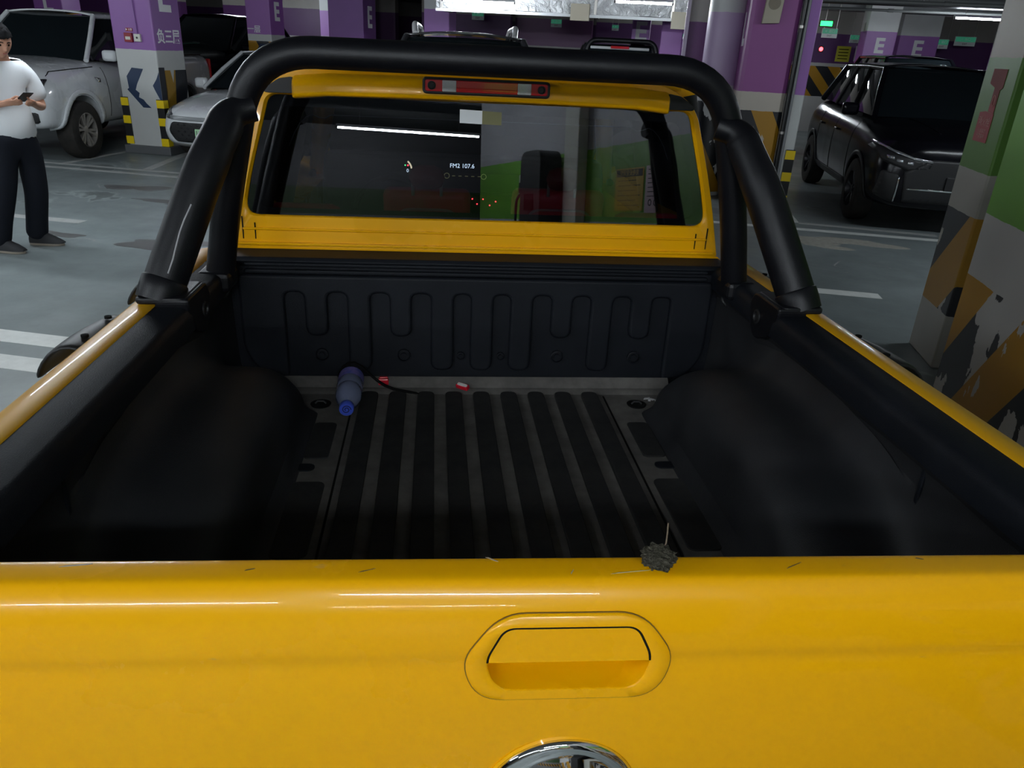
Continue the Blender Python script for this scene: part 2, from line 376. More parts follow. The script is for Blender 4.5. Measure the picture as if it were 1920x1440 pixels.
line(-7.95, 9.2, -7.97, 11.1, 0.10, M_LINEG, 0.001); line(-6.72, 9.25, -7.2, 11.2, 0.13, M_LINEG, 0.001); line(1.65, 9.3, 1.64, 10.4, 0.12, M_LINE, 0.001)
line(3.2, 4.2, 3.4, 4.2, 0.1, M_LINEG)
# mortar patch and water marks on the lane
M_PATCH = mat('pale_mortar_patch', (0.26, 0.25, 0.215), rough=0.9, noise_amt=1, noise_scale=14, col2=(0.36, 0.35, 0.31))
M_STAIN = mat('dark_damp_stain', (0.085, 0.085, 0.085), rough=0.35, noise_amt=1, noise_scale=6, col2=(0.12, 0.12, 0.118))
M_RIM = mat('chalky_water_rim', (0.33, 0.34, 0.34), rough=0.8)
def blob(cx, cy, rx, ry, seed, n=36, rough=0.35):
    random.seed(seed); ph = [random.random()*6.28 for _ in range(5)]; out = []
    for i in range(n):
        a = 2*pi*i/n; r = 1 + sum(rough/(k+1)*sin((k+2)*a + ph[k]) for k in range(5))
        out.append((cx + rx*r*cos(a), cy + ry*r*sin(a)))
    return out
def ring_mark(cx, cy, rx, ry, seed, w=0.02, a0=0.0, a1=1.0):
    p = blob(cx, cy, rx, ry, seed, 60); i0, i1 = int(a0*60), int(a1*60)
    bm = bmesh.new(); rows = []
    for i in range(i0, i1+1):
        x, y = p[i % 60]; d = Vector((x-cx, y-cy)).normalized()*w*(0.5+0.5*sin(i*1.3)**2)
        rows.append([(x, y, 0.0022), (x+d.x, y+d.y, 0.0022)])
    add_loft(bm, rows); return obj('water_mark', bm, M_RIM, FLOOR)
flat_poly('mortar_patch', blob(1.95, 8.45, 0.48, 0.20, 3), M_PATCH, 0.002)
flat_poly('mortar_patch', blob(1.75, 8.2, 0.28, 0.13, 5), M_PATCH, 0.0017)
for a in ((2.05, 7.35, .30, .16, 11, .02, .05, .6), (1.6, 7.2, .14, .09, 12, .02, .3, .9), (2.3, 6.95, .25, .06, 13, .012, .0, .4), (-6.1, 8.15, .35, .2, 14, .02, 0, 1), (-5.9, 7.9, .2, .12, 15, .015, .2, .8), (-4.95, 5.75, .12, .08, 16, .025, 0, .5), (-4.7, 7.1, .3, .1, 17, .02, .2, .8)): ring_mark(*a)
for a in ((-6.05, 8.12, .32, .17, 14), (-4.85, 7.45, .28, .07, 21), (-4.6, 7.1, .28, .09, 22), (-4.3, 5.9, .35, .18, 23), (-5.4, 7.55, .35, .06, 24), (-5.3, 5.9, .2, .08, 25)): flat_poly('damp_stain', blob(*a), M_STAIN, 0.0013)

# outer walls
M_WALLP = banded('purple_wall_paint', [(0, (0.42, 0.41, 0.39)), (1.75, (0.085, 0.028, 0.11)), (2.48, (0.24, 0.23, 0.22))], chev=(0.9, 1.66, 0.9), period=0.62)
M_WALLG = banded('green_wall_paint', [(0, (0.46, 0.45, 0.44)), (1.2, GRN), (1.76, (0.42, 0.42, 0.44))], chev=(0.08, 0.94, 0.75), peel=1.0, axis=1, period=0.62)
M_WALLB = banded('dimmed_back_wall_paint', [(0, (0.16, 0.16, 0.16)), (1.2, (0.028, 0.07, 0.012)), (1.76, (0.10, 0.10, 0.11))], chev=(0.5, 0.94, 0.75), period=0.5)  # green wall bands painted darker so the back wall looks less lit
bm = bmesh.new(); add_box(bm, (0, 27.2, 1.525), (70, 0.4, 3.05)); gstruct('wall_far', bm, M_WALLP)
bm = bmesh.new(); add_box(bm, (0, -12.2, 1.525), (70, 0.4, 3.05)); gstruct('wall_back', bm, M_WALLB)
bm = bmesh.new(); add_box(bm, (-34, 8, 1.525), (0.4, 52, 3.05)); gstruct('wall_left', bm, M_WALLP)
bm = bmesh.new(); add_box(bm, (26, 8, 1.525), (0.4, 52, 3.05)); gstruct('wall_right', bm, M_WALLP)
# the green painted wall to the right of the truck; it ends just ahead of the tailgate
bm = bmesh.new(); add_box(bm, (1.41, 0.08, 1.525), (0.26, 6.76, 3.05)); gstruct('wall_side', bm, M_WALLG, bevel=0.01)
# inner partition walls of the far store rooms
def partition(n, u0, u1, v0, v1, m): 
    bm = bmesh.new(); add_box(bm, ((u0+u1)/2, (v0+v1)/2, 1.5), (abs(u1-u0), abs(v1-v0), 3.0)); return gstruct('wall_partition_%d' % n, bm, m)
M_WP2 = banded('purple_partition_paint', [(0, (0.44, 0.43, 0.42)), (1.72, (0.095, 0.030, 0.125)), (2.42, (0.30, 0.28, 0.26))], chev=(0.9, 1.64, 0.9), period=0.62)
M_WP3 = banded('mauve_partition_paint', [(0, (0.44, 0.43, 0.42)), (1.78, (0.19, 0.07, 0.19)), (2.42, (0.33, 0.30, 0.27))], chev=(0.9, 1.70, 0.9), period=0.7)
partition(1, -6.2, -3.9, 20.5, 20.8, M_WP2); partition(2, -3.9, -1.9, 21.2, 21.5, M_WP3); partition(3, -1.85, 0.6, 21.9, 22.2, M_WP2)
partition(4, -12.5, -7.4, 22.0, 22.3, M_WP2); partition(5, 2.2, 5.0, 22.5, 22.8, M_WP2); partition(6, 6.2, 14, 24.0, 24.3, M_WP2)
partition(7, -20, -13.2, 21.0, 21.3, M_WP2)

# columns -------------------------------------------------------------
def column_mat(name, pb=1.42, ch=1.18, pt=2.5, pur=PUR, low=(0.50, 0.51, 0.50), peel=0.35, top=(0.55, 0.56, 0.56), chev=True, axis=0):
    return banded(name, [(0, low), (pb, pur), (pt, top)], chev=(0.05, ch, 0.55) if chev else None, peel=peel, axis=axis, period=0.52, base_noise=0.1)
def column(u0, u1, v0, v1, m, label, group=None, name='column', bev=0.02):
    c = G((u0+u1)/2, (v0+v1)/2)
    t = empty(name, c, GROT, label, 'column', group)
    box('shaft', (0, 0, 1.52), (u1-u0, v1-v0, 3.04), m, t, bevel=bev)
    return t
def letter(t, s, size, loc, normal, sx=1.0, bold=0.012, m=None):
    return text('lettering', s, size, m or M_TEXTW, t, face_mat(loc, normal), 0.002, sx=sx, bold=bold)
def guard(u, v, sgn, label, h=0.72, zb=0.03):
    """rubber corner guard: L profile, black with three yellow reflective bands"""
    t = empty('corner_guard', G(u - 0.003*sgn, v - 0.003), GROT, label, 'corner guard', 'striped guards on the column corners')
    bm = bmesh.new(); w = 0.10; th = 0.014
    L_ = [(0, 0), (w*sgn, 0), (w*sgn, -th), (-th*sgn, -th), (-th*sgn, w), (0, w)]
    prism('rubber_strip', L_, h, FZ(zb), M_PLAST, t, bevel=0.003); bm.free()
    for z0 in (zb, zb + 0.29, zb + h - 0.12):
        L2 = [(0.0, 0), (w*sgn*1.0, 0), (w*sgn*1.0, -th*1.25), (-th*1.25*sgn, -th*1.25), (-th*1.25*sgn, w*1.0), (0, w*1.0)]
        prism('reflective_band', L2, 0.11, FZ(z0), M_YELB, t, bevel=0.002)
    return t
M_YELB = mat('yellow_reflective_band', (0.80, 0.58, 0.01), rough=0.35)
# left column with arrow and alarm button
M_COLL = column_mat('left_column_paint', pb=1.445, chev=False)
cu0, cu1, cv0, cv1 = -7.87, -7.22, 10.60, 11.30
TL = column(cu0, cu1, cv0, cv1, M_COLL, 'purple and white column with dark blue arrow and red alarm button')
hx, hy = (cu1-cu0)/2, (cv1-cv0)/2
M_NAVY = mat('navy_arrow_paint', (0.012, 0.03, 0.075), rough=0.5)
M_AMB = mat('amber_stripe_paint', (0.34, 0.19, 0.012), rough=0.55, noise_amt=0.2, noise_scale=5)
M_BLKP = mat('black_stripe_paint', (0.008, 0.010, 0.016), rough=0.5)
# arrow: half chevron + second chevron that wraps round the corner (painted film, 2 mm)
def onfront(pts, name, m, d=0.002): return prism(name, pts, d, FY(-hy - d, 1), m, TL)
onfront([(-0.10, 1.20), (0.08, 1.19), (-0.05, 0.98), (-0.085, 0.90), (-0.03, 0.86), (-0.05, 0.80), (0.02, 0.77), (0.06, 0.72), (0.13, 0.66), (0.0, 0.66), (-0.22, 0.90), (-0.19, 0.92), (-0.20, 1.08)], 'arrow_mark', M_NAVY)
onfront([(0.322, 1.16), (0.27, 1.06), (0.20, 0.97), (0.23, 0.90), (0.28, 0.80), (0.322, 0.74)], 'arrow_mark', M_NAVY)
def onside(pts, name, m, d=0.002): return prism(name, pts, d, FX(hx, 1), m, TL)
onside([(-0.348, 1.22), (-0.21, 1.22), (-0.20, 0.9), (-0.27, 0.25), (-0.348, 0.22)], 'stripe_mark', M_BLKP)
onside([(-0.21, 1.18), (-0.07, 1.18), (-0.02, 1.0), (0.03, 1.18), (0.06, 1.18), (-0.08, 0.3), (-0.27, 0.25)], 'stripe_mark', M_AMB)
onside([(0.06, 1.18), (0.34, 1.18), (0.34, 0.95), (0.12, 0.3), (-0.08, 0.3)], 'stripe_mark', M_BLKP)
letter(TL, 'L', 0.62, (hx + 0.003, -0.02, 2.16), (1, 0, 0), bold=0.02)
letter(TL, '负三层', 0.20, (hx + 0.003, 0.0, 1.62), (1, 0, 0), bold=0.004, sx=0.95)
guard(cu0, cv0, 1, 'black and yellow corner guard beside the white pickup wheel', 0.66, 0.135)
guard(cu1, cv0, -1, 'black and yellow corner guard beside the white sedan bumper', 0.66, 0.125)
box('plinth', (0, 0, 0.06), (cu1-cu0+0.10, cv1-cv0+0.10, 0.12), mat('dark_plinth_paint', (0.10, 0.105, 0.11), 0.5), TL, bevel=0.01)
fa = empty('fire_alarm_button', G(0, 0), GROT, 'red fire alarm call point on the column with the arrow', 'alarm button'); fa.location = TL.matrix_basis @ Vector((-0.06, -hy - 0.002, 1.60))
M_REDB = mat('red_plastic', (0.26, 0.012, 0.018), rough=0.35); M_IVORY = mat('ivory_plastic', (0.62, 0.62, 0.55), rough=0.4)
box('case', (0, -0.02, 0), (0.12, 0.04, 0.12), M_REDB, fa); box('press_plate', (0, -0.042, -0.01), (0.075, 0.006, 0.04), M_IVORY, fa, bevel=0.002)
sg = empty('alarm_sign', TL.matrix_basis @ Vector((-0.05, -hy - 0.002, 1.70)), GROT, 'small red sign above the fire alarm call point', 'sign')
box('plate', (0, -0.004, 0), (0.11, 0.006, 0.045), M_REDB, sg, bevel=0.001); text('lettering', '▶ 火警', 0.032, M_TEXTW, sg, face_mat((0, -0.0075, 0), (0, -1, 0)), 0.0005)
so = empty('wall_phone_jack', TL.matrix_basis @ Vector((0.08, -hy - 0.002, 1.60)), GROT, 'ivory square jack plate with thin conduit on the column', 'jack plate')
box('plate', (0, -0.018, 0), (0.10, 0.036, 0.10), M_IVORY, so); lathe('port', [(0.014, 0), (0.014, -0.004)], M_PLAST, so, 12, 'Y', (0, -0.037, 0)); tube('conduit', [(0, -0.012, 0.05), (-0.01, -0.012, 0.5), (-0.02, -0.012, 1.4)], 0.007, mat('mauve_conduit', (0.19, 0.07, 0.28), 0.5), so, 8)

# right purple column cluster with loudspeaker
M_COLR = column_mat('right_column_paint', pb=1.37, ch=1.15, pur=(0.27, 0.072, 0.265), low=(0.50, 0.45, 0.39), peel=0.5, pt=2.6)
M_COLRL = column_mat('right_pier_paint', pb=1.36, pur=(0.33, 0.14, 0.46), chev=False, low=(0.55, 0.57, 0.56), pt=2.6)
M_COLRR = column_mat('round_pier_paint', pb=1.41, pur=(0.46, 0.34, 0.53), chev=True, ch=1.2, low=(0.60, 0.60, 0.60), pt=2.26, peel=0.9)
TR = column(0.86, 1.46, 10.32, 10.95, M_COLR, 'purple column with wall loudspeaker and orange black stripes', bev=0.06)
letter(TR, 'L', 0.50, (-0.30 - 0.003, -0.05, 2.05), (-1, 0, 0), bold=0.02)
tp = column(1.50, 1.68, 10.36, 10.62, M_COLRL, 'bright lilac and white pier behind the black drain pipe', name='pier')
t = empty('round_column', G(0.66, 10.98), GROT, 'round pale lilac column behind the loudspeaker column', 'column')
lathe('shaft', [(0.24, 0), (0.24, 3.04)], M_COLRR, t, 28)
t = empty('drain_pipe', G(1.475, 10.27), GROT, 'thin black drain pipe running down the purple column', 'pipe')
tube('pipe', [(0, 0, 0.0), (0, 0, 3.04)], 0.028, mat('black_pipe', (0.012, 0.013, 0.014), 0.35), t, 12); tube('pipe_sleeve', [(0.05, 0.02, 0), (0.05, 0.02, 3.04)], 0.02, mat('grey_pipe', (0.20, 0.21, 0.22), 0.4), t, 10)
for z in (0.9, 2.1): lathe('pipe_clip', [(0.036, z), (0.036, z+0.03)], M_ALU, t, 12)
guard(1.68, 10.36, -1, 'black and yellow corner guard on the lilac pier', 0.68)
sp = empty('loudspeaker', TR.matrix_basis @ Vector((-0.04, -0.325, 2.29)), GROT, 'beige box loudspeaker hung on the purple column', 'speaker')
M_BEIGE = mat('beige_speaker_case', (0.42, 0.38, 0.30), rough=0.6)
prism('case', [(-0.11, -0.16), (0.09, -0.15), (0.11, 0.2), (-0.09, 0.2)], 0.09, FY(-0.09), M_BEIGE, sp, bevel=0.006)
lathe('grille', [(0.07, 0), (0.07, -0.006)], mat('speaker_grille', (0.25, 0.22, 0.17), 0.8, bump=0.6, bump_scale=400), sp, 24, 'Y', (0, -0.09, 0.06))
# purple wall stub behind the round column
M_WST = column_mat('wall_stub_paint', pb=1.42, pur=(0.13, 0.03, 0.15), chev=False, low=(0.40, 0.36, 0.32), pt=2.17, top=(0.36, 0.34, 0.31))
bm = bmesh.new(); add_box(bm, (0.43, 11.9, 1.52), (0.45, 0.3, 3.04)); gstruct('wall_stub', bm, M_WST)
bm = bmesh.new(); add_box(bm, (0.185, 11.7, 1.52), (0.05, 0.12, 3.04)); gstruct('trim_12', bm, mat('pale_lilac_trim', (0.55, 0.48, 0.6), 0.5))

# green column right of the truck
M_COLG = banded('green_column_paint', [(0, (0.42, 0.40, 0.36)), (1.2, (0.095, 0.23, 0.03)), (1.82, (0.28, 0.22, 0.15))], chev=(0.35, 0.95, 0.9), axis=1, period=0.9, peel=0.2)
TG = column(1.78, 2.5, 4.78, 5.25, M_COLG, 'green and white column with red notices beside the dark SUV', bev=0.012)
M_NOTR = mat('red_notice_paper', (0.36, 0.05, 0.055), rough=0.6); M_NOTW = mat('pale_red_print', (0.60, 0.30, 0.28), rough=0.6)
nt1 = empty('red_notice', TG.matrix_basis @ Vector((-0.361, 0, 0)), GROT, 'red fire notice pasted on the green column', 'notice')
nrm = (-1, 0, 0)
prism('sheet', [(-0.07, 1.36), (0.13, 1.36), (0.13, 1.52), (0.05, 1.53), (-0.07, 1.52)], 0.002, FX(0, -1), M_NOTR, nt1)
prism('sheet', [(-0.06, 1.56), (0.02, 1.57), (0.02, 1.66), (0.10, 1.68), (0.10, 1.76), (-0.09, 1.76), (-0.09, 1.66), (-0.06, 1.65)], 0.002, FX(0, -1), mat('faded_red_notice', (0.24, 0.06, 0.06), 0.7), nt1)
prism('sheet', [(-0.06, 1.52), (0.02, 1.53), (0.02, 1.57), (-0.06, 1.56)], 0.002, FX(0, -1), M_NOTR, nt1)
text('lettering', '消火栓', 0.055, M_NOTW, nt1, face_mat((-0.003, 0.03, 1.47), nrm), 0.0004); text('lettering', '注意事项\n严禁挪用', 0.028, M_NOTW, nt1, face_mat((-0.003, 0.03, 1.405), nrm), 0.0004)
bm = bmesh.new(); add_tube(bm, [(-0.003, -0.02 + 0.018*cos(a*pi/8), 1.59 + 0.03*sin(a*pi/8)) for a in range(16)], 0.003, 6, closed=True); obj('ring_print', bm, M_NOTW, nt1)

# background columns
M_COLF = column_mat('far_column_paint', pb=1.72, ch=1.6, pt=2.42, pur=(0.30, 0.11, 0.40), peel=0)
M_COLF2 = column_mat('far_lilac_column_paint', pb=1.75, ch=1.6, pt=2.35, pur=(0.46, 0.22, 0.62), low=(0.62, 0.62, 0.62), top=(0.66, 0.68, 0.70), peel=0)
M_COLD = column_mat('far_deep_purple_paint', pb=1.6, ch=1.4, pt=2.7, pur=(0.16, 0.055, 0.24), peel=0)
def far_col(u0, u1, v0, m, label, txt=None, side='v', dv=0.6, size=0.5):
    t = column(u0, u1, v0, v0+dv, m, label, bev=0.015); hx, hy = (u1-u0)/2, dv/2
    if txt and side == 'v': letter(t, txt, size, (0, -hy - 0.003, 2.12), (0, -1, 0), bold=0.015)
    if txt and side == 'u': letter(t, txt, size, (hx + 0.003, 0, 2.12), (1, 0, 0), bold=0.015)
    return t
far_col(-6.85, -6.10, 16.0, M_COLD, 'deep purple column with white E on its side', 'E', 'u', 0.75, 0.55)
t = far_col(-8.12, -7.62, 15.0, M_COLF, 'purple column with faint E behind the white sedan', 'E', 'u', 0.6, 0.45); letter(t, '一层', 0.14, (-0.1, -0.305, 1.80), (0, -1, 0), bold=0.002)
prism('arrow_mark', [(0.12, 1.55), (0.0, 1.55), (-0.16, 1.30), (-0.05, 1.30)], 0.002, FY(-0.302), M_NAVY, t)
far_col(-4.95, -4.42, 16.4, M_COLF2, 'white topped lilac column left of the foil duct')
far_col(-0.75, -0.38, 17.2, M_COLF2, 'slim lilac column with white E behind the dark pickup', 'E')
far_col(-0.15, 0.25, 15.8, M_COLF, 'lilac column at the right end of the foil duct')
far_col(-9.0, -7.7, 20.6, M_COLF2, 'bright lilac pier with yellow stripes at the back', dv=0.4)
far_col(4.35, 5.0, 19.5, M_COLF, 'purple column with white E above the black SUV roof', 'E', size=0.42)
far_col(5.55, 6.45, 21.3, M_COLF, 'wider purple column with white E next to the parking office', 'E', size=0.5)
far_col(8.5, 9.9, 23.0, M_COLF2, 'plain lilac column under the far strip light')
far_col(5.75, 6.55, 14.2, M_COLF2, 'white topped lilac column above the extinguisher board')
t = far_col(-13.9, -13.2, 16.4, M_COLF, 'purple column with L above the white pickup roof', 'L', 'v', 0.6, 0.5)
far_col(-16.9, -16.0, 12.4, M_COLF, 'purple column left of the white pickup')
# ================================================================== lamps, ducts, pipes, signs
M_TUBE = mat('fluorescent_tube', (0.86, 0.94, 1.0), emit=TUBE)
M_HOUS = mat('white_lamp_housing', (0.6, 0.62, 0.64), rough=0.5)
def lamp(u, v, z, L_, label, rot=0.0, group='fluorescent strip lights under the ceiling', tubes=1):
    t = empty('strip_light', G(u, v, z), GROT + rot, label, 'strip light', group)
    box('housing', (0, 0, 0.035), (L_ + 0.04, 0.09, 0.04), M_HOUS, t, bevel=0.006)
    for k in range(tubes): yy = (k - (tubes-1)/2)*0.055; tube('lamp_tube', [(-L_/2, yy, 0), (L_/2, yy, 0)], 0.015, M_TUBE, t, 10)
    for s in (-1, 1):
        box('end_cap', (s*(L_/2 + 0.01), 0, 0.008), (0.025, 0.045, 0.05), M_PLAST, t, bevel=0.003)
        tube('hanger_rod', [(s*L_*0.35, 0, 0.05), (s*L_*0.35, 0, 3.05 - z)], 0.005, M_ALU, t, 6)
    return t
LB = 'white strip light hanging under the dark garage ceiling'
lamp(0.45, -1.8, 2.62, 1.4, 'strip light over the floor just behind the tailgate')
lamp(-1.6, -3.9, 2.62, 2.4, 'added unseen strip light behind the truck, brightening the tailgate')  # unseen lamp, added to throw more light on the tailgate
lamp(-4.0, -1.2, 2.62, 2.4, 'strip light behind the truck, on the open lane side')
lamp(1.72, -8.35, 2.62, 2.5, 'long strip light mirrored in the rear window')
lamp(-7.0, 1.8, 2.65, 2.4, 'strip light over the near bay lines')
lamp(-5.2, 5.6, 2.65, 2.4, 'strip light over the person with the phone')
lamp(-11.0, 6.4, 2.65, 2.4, 'strip light over the lane before the white pickup')
lamp(4.6, 6.2, 2.65, 2.4, 'strip light over the lane before the shiny black SUV')
lamp(-3.2, 13.6, 2.385, 1.2, 'strip light glowing beside the foil duct, left one')
lamp(-0.45, 12.2, 2.40, 0.8, 'strip light glowing at the right end of the foil duct')
lamp(5.4, 15.75, 2.56, 1.0, 'strip light in front of the white topped lilac column')
lamp(7.4, 24.8, 2.6, 1.3, 'strip light above the far plain lilac column')
lamp(-10.5, 18.5, 2.6, 1.6, 'strip light over the cars behind the white pickup')
lamp(1.6, 20.5, 2.65, 1.2, 'small strip light far behind the dark pickup')
# foil wrapped air duct
def foil():
    m = mat('crumpled_foil', (0.80, 0.81, 0.83), rough=0.35, metal=0.45)
    N, L = nt(m); b = N['Principled BSDF']; tc = N.new('ShaderNodeTexCoord'); v = N.new('ShaderNodeTexNoise'); v.inputs['Scale'].default_value = 5; v.inputs['Detail'].default_value = 8; v.inputs['Distortion'].default_value = 2.5
    L.new(tc.outputs['Object'], v.inputs['Vector']); bp = N.new('ShaderNodeBump'); bp.inputs['Distance'].default_value = 0.12; bp.inputs['Strength'].default_value = 1.0; L.new(v.outputs['Fac'], bp.inputs['Height']); L.new(bp.outputs['Normal'], b.inputs['Normal']); return m
M_FOIL = foil()
t = empty('air_duct', G(-1.8, 14.6, 2.30), GROT, 'crumpled silver foil air duct crossing above the parked cars', 'air duct')
bm = bmesh.new(); add_box(bm, (0, 0, 0.22), (4.6, 0.7, 0.44)); bmesh.ops.subdivide_edges(bm, edges=bm.edges, cuts=14, use_grid_fill=True)
for vv in bm.verts: vv.co += Vector((0, noise.noise(vv.co*3.1)*0.03, noise.noise(vv.co*2.7 + Vector((5, 0, 0)))*0.03))
obj('duct_body', bm, M_FOIL, t, smooth=True)
for x in (-2.2, -0.9, 0.5, 1.8): box('flange', (x, 0, 0.2), (0.05, 0.76, 0.5), M_ALU, t)
box('bottom_rail', (0, -0.36, -0.03), (4.6, 0.05, 0.05), M_HOUS, t)
box('vent_box', (0.25, -0.42, 0.02), (0.32, 0.1, 0.26), M_BEIGE, t); box('vent_box', (1.95, -0.42, -0.04), (0.32, 0.1, 0.26), M_BEIGE, t)
# pipes and cable trays over the right hand lane
M_PIPE = mat('grey_pipe_paint', (0.16, 0.17, 0.17), rough=0.5); M_TRAY = mat('dark_cable_tray', (0.02, 0.022, 0.026), rough=0.6)
for k, (u0, v0, u1, v1, z, r, lb) in enumerate(((2.2, 13.5, 12, 13.5, 2.62, 0.03, 'thin grey water pipe over the black SUV, front run'), (2.2, 14.3, 12, 14.3, 2.72, 0.05, 'thick grey water pipe over the black SUV'), (2.2, 16.6, 12, 16.6, 2.68, 0.025, 'thin grey water pipe over the black SUV, rear run'))):
    t = empty('water_pipe', (0, 0, 0), 0, lb, 'pipe'); t.matrix_world = GM
    tube('pipe', [(u0, v0, z), (u1, v1, z)], r, M_PIPE, t, 10)
    for a in (0.15, 0.4, 0.65, 0.9): uu = u0 + (u1-u0)*a; tube('hanger', [(uu, v0, z), (uu, v0, 3.05)], 0.008, M_PIPE, t, 6); lathe('coupling', [(r*1.35, uu+0.3), (r*1.35, uu+0.4)], M_PIPE, t, 10, 'X', (0, v0, z))
for (uc, vc, z, sx, sy, lb) in ((6.2, 15.0, 2.68, 8.0, 0.4, 'dark cable tray hanging over the black SUV'), (-9.5, 13.6, 2.7, 9, 0.4, 'dark cable tray above the white cars')):
    t = empty('cable_tray', G(uc, vc, z), GROT, lb, 'cable tray')
    box('tray_base', (0, 0, 0), (sx, sy, 0.02), M_TRAY, t)
    for s in (-1, 1): box('tray_side', (0, s*sy/2, 0.05), (sx, 0.012, 0.12), M_TRAY, t)
    for a in (-0.4, 0, 0.4): box('hanger', (sx*a, 0, 0.2), (0.03, 0.03, 0.4), M_TRAY, t)
# signs
M_SGN = mat('green_sign_face', (0.05, 0.34, 0.20), rough=0.4, emit=0.25); M_SGW = mat('white_sign_face', (0.75, 0.80, 0.80), rough=0.4)
def sign(u, v, z, w, h, label, glow=False):
    t = empty('hanging_sign', G(u, v, z), GROT, label, 'sign', 'green and white hanging direction signs')
    box('panel', (0, 0, 0), (w, 0.04, h), M_SGW, t, bevel=0.004); box('green_face', (0, -0.022, h*0.2), (w*0.96, 0.006, h*0.52), M_SGN, t, bevel=0.001)
    text('lettering', '← 出口', h*0.34, M_SGW, t, face_mat((0, -0.0265, h*0.2), (0, -1, 0)), 0.0005); text('lettering', 'EXIT', h*0.25, M_PLAST, t, face_mat((0, -0.0215, -h*0.28), (0, -1, 0)), 0.0005)
    for s in (-1, 1): tube('hanger', [(s*w*0.4, 0, h/2), (s*w*0.4, 0, 3.05 - z)], 0.006, M_ALU, t, 6)
SL = 'small green and white hanging sign'
sign(-4.6, 19.9, 2.38, 0.30, 0.20, SL + ' left of the duct boxes'); sign(-2.75, 20.6, 2.31, 0.27, 0.18, SL + ' before the mauve partition'); sign(-1.3, 21.0, 2.28, 0.17, 0.13, SL + ' before the dark partition')
sign(0.3, 19.0, 2.12, 0.16, 0.11, SL + ' above the dark pickup'); sign(3.7, 20.2, 2.36, 0.34, 0.20, SL + ' under the green exit light'); sign(4.6, 21.6, 2.30, 0.25, 0.18, SL + ' near the yellow poster')
sign(6.9, 22.5, 2.30, 0.30, 0.22, SL + ' right of the wider E column'); sign(7.6, 23.0, 2.40, 0.5, 0.22, SL + ' under the far strip light'); sign(-10.2, 15.6, 2.2, 0.45, 0.3, SL + ' above the white pickup bed')
t = empty('exit_light', G(3.55, 20.0, 2.55), GROT, 'glowing green running man exit light', 'exit light'); box('case', (0, 0, 0), (0.30, 0.05, 0.13), M_PLAST, t); box('lit_face', (0, -0.027, 0), (0.26, 0.006, 0.10), mat('exit_green_glow', (0.02, 1.0, 0.12), emit=5.0), t, bevel=0.001); box('arrow_face', (-0.30, 0, -0.04), (0.20, 0.04, 0.06), mat('exit_white_glow', (1.0, 0.85, 0.8), emit=3.0), t)
t = empty('signal_lamp', G(3.62, 20.4, 2.02), GROT, 'tiny red signal lamp on the far purple wall', 'signal lamp'); box('case', (0, 0.03, 0), (0.12, 0.05, 0.14), M_PLAST, t); lathe('red_lens', [(0.045, 0), (0.03, -0.02), (0, -0.026)], M_LEDR, t, 16, 'Y', (0, 0, 0))
for (u, v, z, w, h, c, lb) in ((4.45, 21.9, 1.95, 0.34, 0.36, (0.45, 0.42, 0.03), 'yellow poster on the far wall behind the SUV'), (4.88, 21.9, 1.97, 0.30, 0.36, (0.45, 0.42, 0.48), 'pale poster on the far wall beside the yellow one')):
    t = empty('wall_poster', G(u, v, z), GROT, lb, 'poster'); box('sheet', (0, 0, 0), (w, 0.012, h), mat(lb, c, 0.6), t, bevel=0.001)
    for k in range(4): box('printed_line', (0, -0.007, h*(0.3 - 0.2*k)), (w*0.7, 0.002, 0.018), M_GROOVE, t, bevel=0)
# fire extinguisher board
t = empty('extinguisher_board', G(5.55, 12.9, 1.82), GROT, 'pale board with red fire extinguisher lettering behind the black SUV', 'sign board')
box('panel', (0, 0, -0.1), (0.46, 0.03, 0.62), mat('pale_blue_board', (0.50, 0.52, 0.62), 0.5), t); box('red_field', (0, -0.017, 0.03), (0.24, 0.004, 0.24), M_NOTR, t, bevel=0.001)
text('lettering', '灭火器', 0.085, M_TEXTW, t, face_mat((0, -0.02, 0.10), (0, -1, 0)), 0.001, bold=0.003); text('lettering', '检查', 0.07, M_TEXTW, t, face_mat((0, -0.02, -0.02), (0, -1, 0)), 0.001)
for s in (-1, 1): tube('leg', [(s*0.2, 0.02, -0.35), (s*0.2, 0.02, -1.82)], 0.012, M_ALU, t, 8)
# ================================================================== THE YELLOW PICKUP (truck coordinates, placed by T)
TK = empty('pickup_truck', M=T, label='yellow double cab pickup truck with open black lined cargo bed', cat='pickup truck')
FZ0 = 0.675      # bed floor height
RZ = 1.13        # rail height
